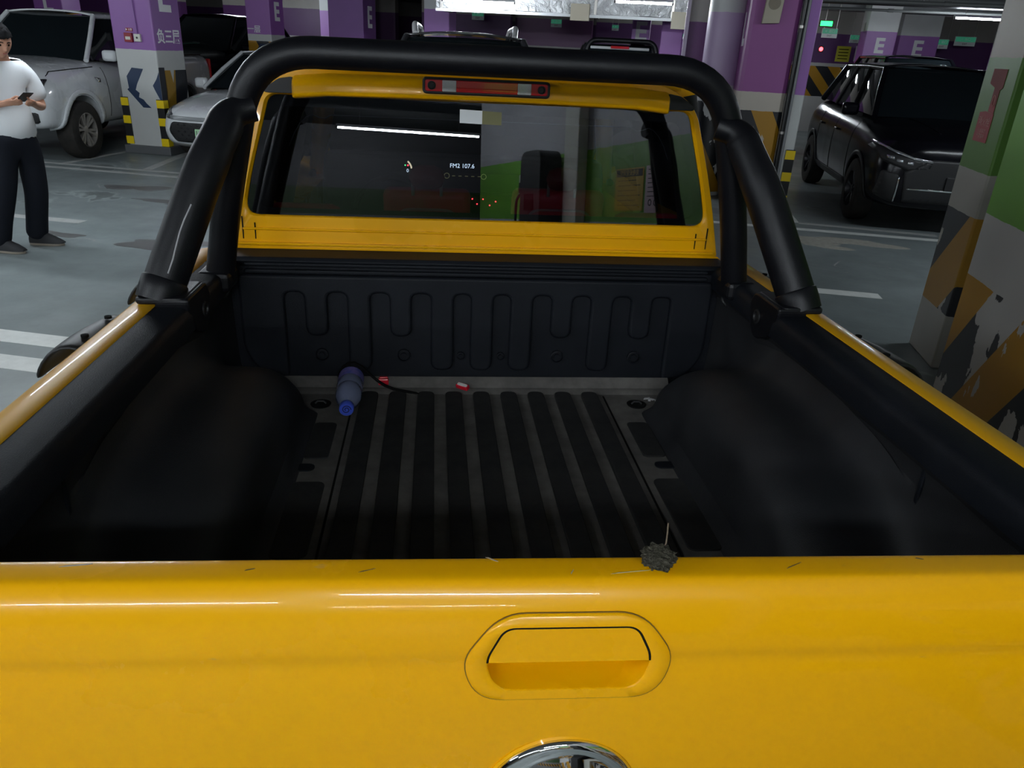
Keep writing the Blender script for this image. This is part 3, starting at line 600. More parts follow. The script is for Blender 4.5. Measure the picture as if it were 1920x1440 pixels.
# --- bed floor
bm = bmesh.new(); add_box(bm, (0, 1.65, FZ0 - 0.02), (1.66, 1.62, 0.04)); BF = obj('bed_floor', bm, M_DUSTY, TK)
def rib_poly(w, y0, y1, r=0.026):
    return rpoly([(-w/2, y0), (w/2, y0), (w/2, y1), (-w/2, y1)], [0.004, 0.004, r, r], 5)
ribm = None
for i in range(9):
    x = (i-4)*0.095
    if ribm is None:
        o = prism('floor_rib', rib_poly(0.057, 0.88, 2.385), 0.014, FZ(FZ0 - 0.001), M_RIB, BF, bevel=0.004); ribm = o.data
    else:
        o = bpy.data.objects.new('floor_rib', ribm); link(o, BF); b = o.modifiers.new('bevel', 'BEVEL'); b.width = 0.004; b.segments = 2
    o.location.x = x
for s in (-1, 1):
    box('floor_seam', (s*0.432, 1.62, FZ0 + 0.0004), (0.006, 1.5, 0.002), M_GROOVE, BF, bevel=0)
    prism('floor_pad', rrect(s*0.50 - 0.035, 1.93, s*0.50 + 0.035, 2.16, 0.015), 0.006, FZ(FZ0 - 0.002), M_RIB, BF, bevel=0.002)
    prism('floor_pad', rrect(s*0.50 - 0.045, 1.46, s*0.50 + 0.045, 1.80, 0.02), 0.006, FZ(FZ0 - 0.002), M_RIB, BF, bevel=0.002)
    prism('floor_pad', rrect(s*0.545 - 0.06, 1.86, s*0.545 + 0.05, 1.90, 0.018), 0.004, FZ(FZ0 - 0.001), M_LINER, BF, bevel=0.001)
    lathe('tie_down_cup', [(0.032, 0.0), (0.034, 0.004), (0.027, 0.005), (0.022, 0.001), (0, 0.001)], M_GROOVE, BF, 20, 'Z', (s*0.535, 2.30, FZ0))
    tube('tie_down_ring', [(s*0.535 - 0.018, 2.30, FZ0 + 0.004), (s*0.535 - 0.01, 2.302, FZ0 + 0.012), (s*0.535 + 0.01, 2.302, FZ0 + 0.012), (s*0.535 + 0.018, 2.30, FZ0 + 0.004)], 0.003, M_PLAST, BF, 6)
# floor to front wall fillet (dusty step)
prof = [(2.385, FZ0), (2.40, FZ0 + 0.010), (2.415, FZ0 + 0.012), (2.42, FZ0 + 0.03), (2.437, FZ0 + 0.045)]
loft('front_step', [[(x, y, z) for y, z in prof] for x in (-0.68, -0.4, 0, 0.4, 0.68)], M_DUSTY, TK)
# --- front wall of the bed
def fw(z):  return 2.452 + (z - 0.7)*0.02
FWALL = prism('front_bed_wall', [(-0.84, FZ0 - 0.03), (0.84, FZ0 - 0.03), (0.84, RZ - 0.005), (-0.84, RZ - 0.005)], 0.05, FY(2.458), M_LINER, TK, bevel=0.004)
# pressed plate with hanging fingers
edges = [-0.643, -0.585, -0.506, -0.448, -0.365, -0.306, -0.227, -0.168, -0.088, -0.030]
edges = [(a - b)/2 for a, b in zip(edges, [0.668, 0.598, 0.527, 0.457, 0.385, 0.317, 0.25, 0.18, 0.105, 0.047])]
lefts = edges; rights = [-e for e in edges[::-1]]; E_ = lefts + rights      # 20 verticals, pairs are arches (recesses), gaps are fingers
AT, SH, DP = 1.017, 0.865, 0.742
fing = [SH, DP, SH, DP, DP, DP, SH, DP, SH]
pts = [(-0.80, 1.075), (0.80, 1.075), (0.80, 0.80), (0.735, 0.715), (E_[19], 0.715)]; rad = [0.02, 0.02, 0.1, 0.05, 0.0]
pts += [(E_[19], AT), (E_[18], AT)]; rad += [0.022, 0.022]
for k in range(8, -1, -1):
    xr, xl = E_[2*k+2], E_[2*k+1]
    pts += [(xr, fing[k]), (xl, fing[k])]; rad += [0.034, 0.034]
    pts += [(E_[2*k+1], AT), (E_[2*k], AT)]; rad += [0.026, 0.026]
pts += [(E_[0], 0.715), (-0.735, 0.715), (-0.80, 0.80)]; rad += [0.0, 0.05, 0.1]
prism('pressed_panel', rpoly(pts, rad, 5), 0.026, FY(2.436), M_LINER, FWALL, bevel=0.010, segs=3)
for z0, z1, d in ((1.079, 1.092, 0.020), (1.102, 1.113, 0.014)):
    box('swage_line', (0, 2.458 - d/2, (z0+z1)/2), (1.55, d, z1-z0), M_LINER, FWALL, bevel=0.004)
for x in (-0.545, -0.267, 0.27, 0.548, -0.07, 0.07):
    r = 0.022 if abs(x) > 0.1 else 0.014
    lathe('bolt_boss', [(r, 2.462), (r, 2.449), (r*0.82, 2.447), (r*0.8, 2.452), (r*0.5, 2.452), (r*0.46, 2.446), (0, 2.446)], M_LINER, FWALL, 20, 'Y', (x, 0, 0.793))
for s in (-1, 1):   # corner recess steps
    for z in (1.02, 0.93): box('corner_step', (s*0.765, 2.443, z), (0.055, 0.008, 0.004), M_LINER, FWALL, bevel=0.001)
    tube('tie_hook', bezpath([(s*0.842, 2.41, 1.07), (s*0.825, 2.40, 1.05), (s*0.815, 2.385, 1.03), (s*0.83, 2.375, 1.015), (s*0.845, 2.385, 1.0), (s*0.845, 2.40, 0.97)], 0.012), 0.007, M_PLAST, TK, 8)
    box('hook_plate', (s*0.85, 2.40, 1.03), (0.012, 0.05, 0.12), M_PLAST, TK)
# header: flat black strip between the bed wall and the cab
prism('bed_header', [(2.445, RZ - 0.012), (2.455, RZ), (2.565, RZ + 0.002), (2.565, RZ - 0.05), (2.47, RZ - 0.05)], 1.70, FX(-0.85), M_LINER, TK, bevel=0.003)
# --- side walls, wheel wells, rails
def well(y, c=1.70, hl=0.60, h=0.275):
    t = abs((y-c)/hl)
    return h*(max(0.0, 1 - t**2.6))**0.55 if t < 1 else 0.0
for s in (-1, 1):
    rows = []
    N_ = 44
    for i in range(N_+1):
        y = 0.87 + (2.47-0.87)*i/N_; h = well(y); rw = []
        bulge = 0.006*max(0, sin((y-0.9)*13.0))**3
        xw = 0.832 - bulge
        k = min(1.0, h/0.10); xi = 0.825 - (0.825-0.575)*(k**0.6)     # inner face of the well
        r = min(0.11, h*0.75, (0.82-xi)*0.6)
        zt = FZ0 + h
        rw = [(0.80, RZ - 0.075), (xw, RZ - 0.10), (xw, RZ - 0.16), (xw - 0.004, zt + 0.10), (xw - 0.012, zt + 0.05), (xw - 0.03, zt + 0.015), (0.79 - 0.02*k, zt)]
        a0 = xi + r
        rw += [((0.77 + a0)/2 if k > 0.2 else xi + 0.012, zt)]
        for q in range(6):
            a = radians(90 + 18*q); rw.append((a0 + r*cos(a), zt - r + r*sin(a)))
        rw += [(xi - 0.004, FZ0 + min(0.03, h*0.2)), (xi - 0.03*k - 0.004, FZ0 + 0.002), (xi - 0.05, FZ0 - 0.004)]
        rows.append([(s*x, y, z) for x, z in rw])
    loft('side_liner', rows, M_LINERS, TK, subsurf=1)
    # vertical creases in the liner
    for y in (0.98, 1.24, 1.52, 1.8): box('liner_seam', (s*0.829, y, 0.99), (0.006, 0.012, 0.14), M_LINER, TK, bevel=0.002)
    lathe('liner_plug', [(0.022, 0), (0.022, 0.004), (0.018, 0.005), (0.017, 0.002), (0, 0.002)], M_LINER, TK, 18, 'X', (0, 0, 0), M=Matrix.Translation((s*0.828, 1.02, 0.95)) @ (Matrix.Rotation(pi, 4, 'Z') if s > 0 else Matrix()))
    # black cap lip over the rail's inner edge
    lip = [(0.885, RZ - 0.001), (0.81, RZ - 0.004), (0.797, RZ - 0.012), (0.792, RZ - 0.03), (0.795, RZ - 0.075), (0.805, RZ - 0.08), (0.84, RZ - 0.08), (0.885, RZ - 0.03)]
    loft('rail_lip', [[(s*x, y, z) for x, z in lip] for y in (0.875, 1.4, 2.0, 2.455)], M_LINER, TK, closed=True, cap=True)
    # yellow rail and bed side skin
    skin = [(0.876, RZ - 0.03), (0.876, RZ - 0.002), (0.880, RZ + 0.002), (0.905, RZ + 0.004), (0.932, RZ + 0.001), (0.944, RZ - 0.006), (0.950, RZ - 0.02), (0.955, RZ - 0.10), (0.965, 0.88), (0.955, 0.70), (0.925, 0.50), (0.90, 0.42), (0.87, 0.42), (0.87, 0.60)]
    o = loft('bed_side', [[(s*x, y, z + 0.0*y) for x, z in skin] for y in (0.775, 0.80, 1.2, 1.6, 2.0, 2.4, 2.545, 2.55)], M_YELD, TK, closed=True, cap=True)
    bmc = bmesh.new(); add_lathe(bmc, [(0.445, -1.1), (0.445, 1.1)], 40, 'X', (0, 1.70, 0.43)); 
    cut = obj('tmp_cut', bmc, M_PLAST); 
    md = o.modifiers.new('arch', 'BOOLEAN'); md.object = cut; md.operation = 'DIFFERENCE'; md.solver = 'EXACT'
    o.parent = None; o.matrix_world = Matrix(); bpy.context.view_layer.update()
    me2 = bpy.data.meshes.new_from_object(o.evaluated_get(bpy.context.evaluated_depsgraph_get())); o.modifiers.clear(); o.data = me2; o.parent = TK
    bpy.data.objects.remove(cut)
    # inner wheel housing
    lathe('wheel_housing', [(0.445, -0.13), (0.445, 0.13)], M_PLAST, TK, 32, 'X', (s*0.82, 1.70, 0.43), cap=False)
    # flared claw plates bolted along the bed side
    for (yc, ln) in ((1.85, 0.28), (2.41, 0.26)) if s < 0 else ((1.77, 0.26), (2.41, 0.26)):
        rows = []
        for i in range(9):
            y = yc - ln/2 + ln*i/8; e = 1 - 0.9*(i/8)**3
            arc = [(0.945, 1.06), (0.985, 1.093), (1.025, 1.094), (1.06, 1.07), (1.083, 1.035), (1.09, 1.01)]
            rows.append([(s*(0.945 + (x-0.945)*(0.72 + 0.28*e)), y - 0.0, z - (0.012*(1-e))) for x, z in arc])
        fl = loft('fender_flare', rows, M_PLAST, TK, solid=0.012, subsurf=1)
        for yy in (-0.07, 0.07): lathe('flare_bolt', [(0.009, 0), (0.009, 0.006), (0, 0.007)], M_GROOVE, fl, 10, 'Z', (s*0.995, yc + yy, 1.096))
# --- tailgate: slightly skewed exactly as it hangs
TGY = lambda x: 0.842 - 0.021*(x)      # inner top edge
prof = [(0.0, 0.50), (0.0, RZ - 0.012), (-0.003, RZ - 0.003), (-0.010, RZ), (-0.040, RZ), (-0.049, RZ - 0.001), (-0.054, RZ - 0.0045), (-0.061, RZ - 0.0125), (-0.069, RZ - 0.025), (-0.0755, RZ - 0.042), (-0.080, RZ - 0.065), (-0.0815, 1.042), (-0.0815, 1.030), (-0.0790, 1.020), (-0.0785, 1.008), (-0.0805, 0.995), (-0.083, 0.97), (-0.084, 0.86), (-0.080, 0.74), (-0.070, 0.60), (-0.045, 0.50)]
xs = [-0.868, -0.864, -0.85, -0.6, -0.4, -0.2, -0.1, 0, 0.1, 0.2, 0.4, 0.6, 0.85, 0.864, 0.868]
rows = []
for x in xs:
    e = 0.0 if abs(x) < 0.86 else 0.004
    rows.append([(x, TGY(x) + d*(1-e*6) - e*0.0, z - (e if z > 1 else 0)) for d, z in prof])
TG_ = loft('tailgate', rows, M_YEL, TK, closed=True, cap=True, subsurf=0)
for f in TG_.data.polygons: f.use_smooth = True
b = TG_.modifiers.new('sub', 'SUBSURF'); b.levels = 2; b.render_levels = 2
# handle: bezel, dished cup, flap
hx0 = 0.017; YF = lambda z: TGY(hx0) - (0.079 if z < 0.99 else 0.0745 if z < 1.03 else 0.0725)
def tgframe(z0=0.0, out=0.0):
    pr_ = [(z, d) for d, z in prof if d < -0.045]
    def tgd(z):
        for (z1, d1), (z0, d0) in zip(pr_[:-1], pr_[1:]):
            if z0 <= z <= z1: return d0 + (d1-d0)*(z-z0)/max(1e-6, z1-z0)
        return -0.08
    sm = lambda z: sum(tgd(z + k*0.006) for k in range(-3, 4))/7
    return lambda a, b, d: Vector((a, TGY(a) + sm(b) - 0.001 - out - d, b))
bez = rpoly([(hx0 - 0.095, 1.092), (hx0 + 0.095, 1.092), (hx0 + 0.146, 1.02), (hx0 + 0.120, 0.955), (hx0 - 0.120, 0.955), (hx0 - 0.146, 1.02)], [0.035, 0.035, 0.035, 0.05, 0.05, 0.035], 7)
inn = rpoly([(hx0 - 0.088, 1.074), (hx0 + 0.088, 1.074), (hx0 + 0.113, 1.022), (hx0 + 0.098, 0.974), (hx0 - 0.098, 0.974), (hx0 - 0.113, 1.022)], [0.016, 0.016, 0.02, 0.03, 0.03, 0.02], 7)
fr = tgframe()
def run(pts, ok):
    k = [ok(p) for p in pts]; n = len(pts); st0 = next(i for i in range(n) if k[i] and not k[i-1]); out = []
    for j in range(n):
        if not k[(st0+j) % n]: break
        out.append(pts[(st0+j) % n])
    return out
bmc = bmesh.new(); add_prism(bmc, inn, 0.12, lambda a, b, d: Vector((a, TGY(a) - 0.135 + d, b))); cut = obj('tmp_cut', bmc, M_PLAST)
md = TG_.modifiers.new('hole', 'BOOLEAN'); md.object = cut; md.operation = 'DIFFERENCE'; md.solver = 'EXACT'; TG_.parent = None; bpy.context.view_layer.update()
me2 = bpy.data.meshes.new_from_object(TG_.evaluated_get(bpy.context.evaluated_depsgraph_get())); TG_.modifiers.clear(); TG_.data = me2; TG_.parent = TK; bpy.data.objects.remove(cut)
for f in me2.polygons: f.use_smooth = True
me2.set_sharp_from_angle(angle=radians(35))
rows = [[fr(a, b, -0.006) for a, b in bez], [fr(a, b, 0.0015) for a, b in bez], [fr(hx0 + (a-hx0)*0.97, 1.023 + (b-1.023)*0.96, 0.0045) for a, b in bez], [fr(hx0 + (a-hx0)*1.02, 1.023 + (b-1.023)*1.03, 0.0045) for a, b in inn], [fr(a, b, 0.0025) for a, b in inn], [fr(a, b, -0.012) for a, b in inn]]
HB = loft('handle_bezel', rows, M_YEL, TG_, closed=True)
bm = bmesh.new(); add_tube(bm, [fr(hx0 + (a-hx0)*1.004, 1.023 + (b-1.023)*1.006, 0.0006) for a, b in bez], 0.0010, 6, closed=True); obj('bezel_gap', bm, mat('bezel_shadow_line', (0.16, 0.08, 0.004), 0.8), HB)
bm = bmesh.new(); top = run(inn, lambda p: p[1] > 1.018); add_tube(bm, [fr(a, b, 0.0028) for a, b in top], 0.0019, 6); obj('flap_gap', bm, M_GROOVE, HB)
# flap: upper half of the opening, cup: sloping lower half
fl = run(inn, lambda p: p[1] > 1.0215) 
rows = [[fr(a*0.985 + hx0*0.015, b - 0.001, 0.001 + max(0, 1.072-b)*0.05) for a, b in fl], [fr(a*0.985 + hx0*0.015, 1.0205, 0.0055) for a, b in fl]]
loft('handle_flap', rows, M_YEL, HB)
loft('handle_flap_edge', [[fr(a*0.985 + hx0*0.015, 1.0205, 0.0055) for a, b in fl], [fr(a*0.985 + hx0*0.015, 1.022, -0.010) for a, b in fl]], M_YEL, HB)
cu = run(inn, lambda p: p[1] <= 1.0215)
rows = [[fr(a, b, 0.0026) for a, b in cu], [fr(hx0 + (a-hx0)*0.985, b + 0.002, -0.006) for a, b in cu], [fr(hx0 + (a-hx0)*0.97, b + 0.005, -0.030) for a, b in cu], [fr(hx0 + (a-hx0)*0.95, 1.023 + (b-1.023)*0.78, -0.042) for a, b in cu], [fr(hx0 + (a-hx0)*0.95, 1.045, -0.044) for a, b in cu]]
loft('handle_cup', rows, M_YEL, HB)
# round chrome emblem, domed, with raised rim
ER = 0.112; ez = 0.876 - ER
EM = lathe('emblem', [(ER, 0.004), (ER, -0.006), (ER*0.97, -0.011), (ER*0.90, -0.013), (ER*0.86, -0.0125), (ER*0.80, -0.016), (ER*0.6, -0.027), (ER*0.35, -0.034), (ER*0.12, -0.037), (0, -0.0372)], M_CHROME, TG_, 64, 'Y', (0.022, TGY(0.022) - 0.081, ez))
lathe('emblem_seat', [(ER*1.045, 0.006), (ER*1.045, -0.002), (ER*1.0, -0.005)], M_YEL, TG_, 64, 'Y', (0.022, TGY(0.022) - 0.081, ez), cap=False)
lathe('emblem_gap', [(ER*1.012, -0.0045), (ER*0.995, -0.0045)], M_GROOVE, TG_, 64, 'Y', (0.022, TGY(0.022) - 0.081, ez), cap=False)
for s in (-1, 1):
    box('tailgate_latch', (s*0.86, 0.83, 0.95), (0.014, 0.05, 0.08), M_PLAST, TG_)
    # tail lamps and bumper
    TLP = box('tail_lamp', (s*0.915, 0.79, 0.88), (0.09, 0.06, 0.34), M_REDL, TK, bevel=0.015); box('clear_lens', (s*0.915, 0.765, 0.80), (0.07, 0.02, 0.09), M_CLEARL, TLP, bevel=0.006)
BP = box('rear_bumper', (0, 0.70, 0.50), (1.80, 0.20, 0.16), M_PLAST, TK, bevel=0.03); box('step_pad', (0, 0.70, 0.585), (0.9, 0.15, 0.012), M_RUBBER, BP)
# --- cab back
def cy(z): return 2.575 + (z - 1.14)*math.tan(radians(5.0))
outer = rpoly([(-0.85, 1.135), (0.85, 1.135), (0.80, 1.36), (0.715, 1.635), (0.60, 1.70), (-0.60, 1.70), (-0.715, 1.635), (-0.80, 1.36)], [0.01, 0.01, 0.2, 0.06, 0.06, 0.06, 0.06, 0.2], 6)
inner = rpoly([(-0.790, 1.240), (0.790, 1.240), (0.765, 1.36), (0.690, 1.617), (0.60, 1.617), (-0.60, 1.617), (-0.690, 1.617), (-0.765, 1.36)], [0.05, 0.05, 0.15, 0.03, 0.02, 0.02, 0.03, 0.15], 6)
rows = [[(a, cy(b) + 0.05, b) for a, b in outer], [(a, cy(b) + 0.008, b) for a, b in outer], [(a*0.995, cy(b), b) for a, b in outer], [(a*1.012, cy(b) - 0.002, (b-1.42)*1.02 + 1.42) for a, b in inner], [(a, cy(b) + 0.006, b) for a, b in inner], [(a, cy(b) + 0.02, b) for a, b in inner]]
CB = loft('cab_back_panel', rows, M_YEL, TK, closed=True)
box('swage_line', (0, 2.575, 1.147), (1.66, 0.022, 0.010), M_YEL, CB, bevel=0.003); box('swage_line', (0, 2.578, 1.195), (1.60, 0.012, 0.008), M_YEL, CB, bevel=0.003)
for s in (-1, 1):
    for dx, z0, z1 in ((0.760, 1.155, 1.215), (0.80, 1.15, 1.235)): box('seam_scratch', (s*dx, cy(1.19) - 0.0015, (z0+z1)/2), (0.0035, 0.003, z1-z0), M_GROOVE, CB, bevel=0)
RW = prism('rear_window', [(a*0.998, b) for a, b in inner], 0.004, lambda a, b, d: Vector((a, cy(b) + 0.008 + d, b)), M_GLASS, TK)
# black ceramic frit border with the wavy top edge, set just behind the glass
def frit():
    bm = bmesh.new(); n = len(inner); rows = [[], []]
    for a, b in inner:
        rows[0].append((a*0.997, cy(b) + 0.016, b))
        aa, bb = a*0.955, 1.425 + (b-1.425)*0.88
        if b > 1.5: bb -= 0.012
        rows[1].append((aa, cy(bb) + 0.016, bb))
    add_loft(bm, rows, closed=True); return obj('frit_border', bm, M_CABIN, RW)
frit()
bm = bmesh.new(); add_tube(bm, [(x, cy(1.56) + 0.019, 1.56 + (0.0 if abs(x) < 0.50 else -0.012*sin((abs(x)-0.50)*60) if abs(x) < 0.555 else -(abs(x)-0.555)**2*14)) for x in [i*0.02 - 0.64 for i in range(65)]], 0.0012, 6); obj('frit_edge_line', bm, mat('pale_frit_line', (0.10, 0.11, 0.12), 0.5), RW)
# window stickers: white and olive halves
st = prism('window_sticker', [(-0.082, 1.553), (-0.008, 1.5515), (-0.008, 1.593), (-0.082, 1.595)], 0.001, lambda a, b, d: Vector((a, cy(b) + 0.0065 - d, b)), mat('white_sticker', (0.72, 0.74, 0.76), 0.6), RW); tag(st, 'white half of a small window sticker')
so_ = prism('window_sticker', [(-0.008, 1.5515), (0.056, 1.5505), (0.056, 1.5905), (-0.008, 1.593)], 0.001, lambda a, b, d: Vector((a, cy(b) + 0.0065 - d, b)), mat('olive_sticker', (0.16, 0.15, 0.055), 0.6), RW); tag(so_, 'olive half of a small window sticker')
# roof lip above the window
def lipy(x, d): return 2.588 - 0.003*(1 - (x/0.62)**2) + d
lp = [(0.010, 1.622), (-0.014, 1.626), (-0.0190, 1.632), (-0.0191, 1.640), (-0.0187, 1.648), (-0.0179, 1.656), (-0.0166, 1.664), (-0.010, 1.674), (0.02, 1.688), (0.10, 1.70), (0.10, 1.63)]
loft('roof_lip', [[(x, lipy(x, d) + (0.02 if abs(x) > 0.605 else 0), z - (0.008 if abs(x) > 0.6 else 0) - 0.006*(x/0.6)**2) for d, z in lp] for x in (-0.612, -0.604, -0.5, -0.35, -0.2, 0, 0.2, 0.35, 0.5, 0.604, 0.612)], M_YEL, TK, closed=True, cap=True)
for s in (-1, 1):
    prism('drip_trim', rpoly([(s*0.612, 1.622), (s*0.612, 1.672), (s*0.655, 1.665), (s*0.705, 1.632), (s*0.70, 1.622)], 0.008, 3), 0.03, lambda a, b, d: Vector((a, cy(b) - 0.012 + d, b)), M_PLAST, TK, bevel=0.003)
# third brake lamp
BL = prism('brake_lamp', rrect(-0.203, 1.642, 0.203, 1.691, 0.012), 0.05, FY(2.548), M_PLAST, TK, bevel=0.004)
prism('red_lens', rrect(-0.194, 1.650, 0.194, 1.684, 0.006), 0.008, FY(2.541), M_REDL, BL, bevel=0.002)
box('bright_reflector_strip', (0, 2.5405, 1.6585), (0.20, 0.005, 0.009), M_REDLB, BL, bevel=0.002)
for s in (-1, 1):
    box('clear_lens', (s*0.119, 2.5405, 1.667), (0.044, 0.008, 0.033), M_CLEARL, BL, bevel=0.002)
    lathe('lamp_bolt', [(0.013, 0.004), (0.013, -0.003), (0.009, -0.004), (0.008, 0.0), (0.005, 0.0), (0.005, -0.003), (0, -0.003)], M_PLAST, BL, 16, 'Y', (s*0.174, 2.5405, 1.667))
# --- roll bar
HR = 0.041
hp = bezpath([(-0.815, 2.30, 1.09), (-0.765, 2.27, 1.32), (-0.655, 2.235, 1.745), (0.655, 2.235, 1.745), (0.765, 2.27, 1.32), (0.815, 2.30, 1.09)], [0.25, 0.17, 0.17, 0.25], 10)
RB = tube('roll_bar', hp, HR, M_BAR, TK, 24)
for s in (-1, 1):
    bp_ = bezpath([(s*0.655, 2.235, 1.60), (s*0.715, 2.215, 1.585), (s*0.775, 2.12, 1.44), (s*0.868, 1.985, 1.17)], [0.05, 0.12], 8)
    n_ = len(bp_); br = tube('brace_tube', bp_, [0.036 + 0.018*min(1, i/(n_-1)*1.5) for i in range(n_)], M_BAR, RB, 22)
    d = (Vector((s*0.868, 1.985, 1.17)) - Vector((s*0.775, 2.12, 1.44))).normalized(); e = Vector((s*0.868, 1.985, 1.17))
    tube('brace_collar', [e - d*0.012, e - d*0.008, e + d*0.02, e + d*0.05], [0.055, 0.0585, 0.0585, 0.056], M_BAR, br, 22)
    # foot bracket straddling the rail, with a dimpled bolt
    ft = rpoly([(1.915, 1.150), (2.09, 1.150), (2.115, 1.11), (2.085, 1.035), (2.045, 1.015), (1.96, 1.05), (1.92, 1.12)], 0.02, 4)
    prism('foot_bracket', ft, 0.085, FX(s*0.792, s), M_BAR, br, bevel=0.008)
    prism('foot_plate', rpoly([(s*0.80, 1.92), (s*0.925, 1.915), (s*0.925, 2.075), (s*0.80, 2.09)], 0.02, 4), 0.018, FZ(1.134), M_BAR, br, bevel=0.006)
    lathe('foot_bolt', [(0.022, 0.0), (0.022, 0.004), (0.016, 0.005), (0.013, -0.003), (0, -0.004)], M_PLAST, br, 18, 'X', M=Matrix.Translation((s*0.791, 2.045, 1.085)) @ (Matrix.Rotation(pi, 4, 'Z') if s > 0 else Matrix()))
    box('hoop_foot', (s*0.822, 2.30, 1.10), (0.10, 0.12, 0.06), M_BAR, RB, bevel=0.015)
# scratch on the left brace
M_SCR = mat('pale_scratch', (0.35, 0.35, 0.36), 0.6)
sc = [(-0.80, 2.03, 1.45), (-0.815, 2.01, 1.38), (-0.838, 1.97, 1.30), (-0.85, 1.945, 1.235)]
def surf(p, out=0.0553):
    p = Vector(p); ax = d_ax; c = CAM - p; c = (c - ax*c.dot(ax)).normalized(); return p + c*out
d_ax = (Vector((-0.868, 1.985, 1.17)) - Vector((-0.775, 2.12, 1.44))).normalized()
A_, B_ = Vector((-0.775, 2.12, 1.44)), Vector((-0.868, 1.985, 1.17))
tube('scratch', [surf(A_.lerp(B_, f_) + Vector((-0.003 + 0.004*sin(f_*9), 0, 0)), 0.0550) for f_ in (0.32, 0.45, 0.56, 0.68, 0.80, 0.92)], 0.0022, M_SCR, RB, 6)
# scuffs in the tailgate paint
for k, (x, y, lx, ly, a) in enumerate(((-0.085, 0.833, 0.010, 0.0012, -35), (-0.40, 0.822, 0.007, 0.001, 15), (0.02, 0.803, 0.006, 0.0008, 60), (0.33, 0.806, 0.016, 0.0008, 25), (-0.62, 0.838, 0.020, 0.0016, 5), (0.52, 0.815, 0.006, 0.001, -20), (0.10, 0.80, 0.03, 0.0007, 6), (-0.25, 0.815, 0.012, 0.0007, 18))):
    o = prism('paint_scuff', rpoly([(-lx, -ly), (lx*0.7, -ly*0.6), (lx, ly*0.5), (-lx*0.6, ly)], 0.0005, 2), 0.0005, FZ(0), mat('paint_scuff', (0.52, 0.42, 0.26), 0.7) if k % 2 == 0 else mat('dark_scuff', (0.12, 0.08, 0.03), 0.8), TG_); o.location = (x, y, RZ - 0.0002); o.rotation_euler = (0, 0, radians(a))
# --- cab body, roof, glass, interior
body = []
for y, zb, zs, zt, w in ((2.575, 0.45, 1.10, 1.135, 0.945), (2.62, 0.42, 1.09, 1.135, 0.95), (3.3, 0.40, 1.08, 1.13, 0.955), (4.25, 0.40, 1.08, 1.13, 0.95), (4.45, 0.42, 1.06, 1.12, 0.945), (5.2, 0.45, 1.02, 1.08, 0.935), (5.75, 0.45, 0.96, 1.02, 0.90), (5.9, 0.48, 0.85, 0.9, 0.82), (5.94, 0.5, 0.8, 0.82, 0.76)):
    half = [(0, zb), (w*0.85, zb), (w*0.97, zb + 0.08), (w, (zb+zs)/2), (w*0.985, zs - 0.04), (w*0.90, zt), (w*0.80, zt + 0.0), (0, zt + (0.05 if y > 4.3 else 0))]
    body.append([(x, y, z) for x, z in half] + [(-x, y, z) for x, z in half[-2:0:-1]])
o = loft('cab_body', body, M_YEL, TK, closed=True, cap=True)
bmc = bmesh.new(); add_lathe(bmc, [(0.43, -1.2), (0.43, 1.2)], 40, 'X', (0, 4.92, 0.45)); add_box(bmc, (0, 3.4, 1.0), (1.5, 1.62, 0.9)); cut = obj('tmp_cut', bmc, M_PLAST)
md = o.modifiers.new('arch', 'BOOLEAN'); md.object = cut; md.operation = 'DIFFERENCE'; md.solver = 'EXACT'; o.parent = None; bpy.context.view_layer.update()
me2 = bpy.data.meshes.new_from_object(o.evaluated_get(bpy.context.evaluated_depsgraph_get())); o.modifiers.clear(); o.data = me2; o.parent = TK; bpy.data.objects.remove(cut)
def quad_patch(name, A, B, C_, D, bulge, nrm, m, parent, n=6, thick=0.0):
    """bilinear patch A-B (bottom) D-C (top), bulged along nrm"""
    A, B, C_, D, nrm = map(Vector, (A, B, C_, D, nrm)); rows = []
    for j in range(n+1):
        v = j/n; row = []
        for i in range(n+1):
            u = i/n; p = (A*(1-u) + B*u)*(1-v) + (D*(1-u) + C_*u)*v
            row.append(p + nrm*bulge*(1 - (2*u-1)**2)*(1 - 0.6*(2*v-1)**2))
        rows.append(row)
    return loft(name, rows, m, parent, solid=thick)
quad_patch('roof', (-0.66, 2.64, 1.69), (0.66, 2.64, 1.69), (0.62, 3.85, 1.67), (-0.62, 3.85, 1.67), 0.03, (0, 0, 1), M_YEL, TK, thick=0.02)
quad_patch('headliner', (-0.66, 2.66, 1.645), (0.66, 2.66, 1.645), (0.62, 3.85, 1.63), (-0.62, 3.85, 1.63), 0.02, (0, 0, 1), M_CABIN, TK, thick=0.01)
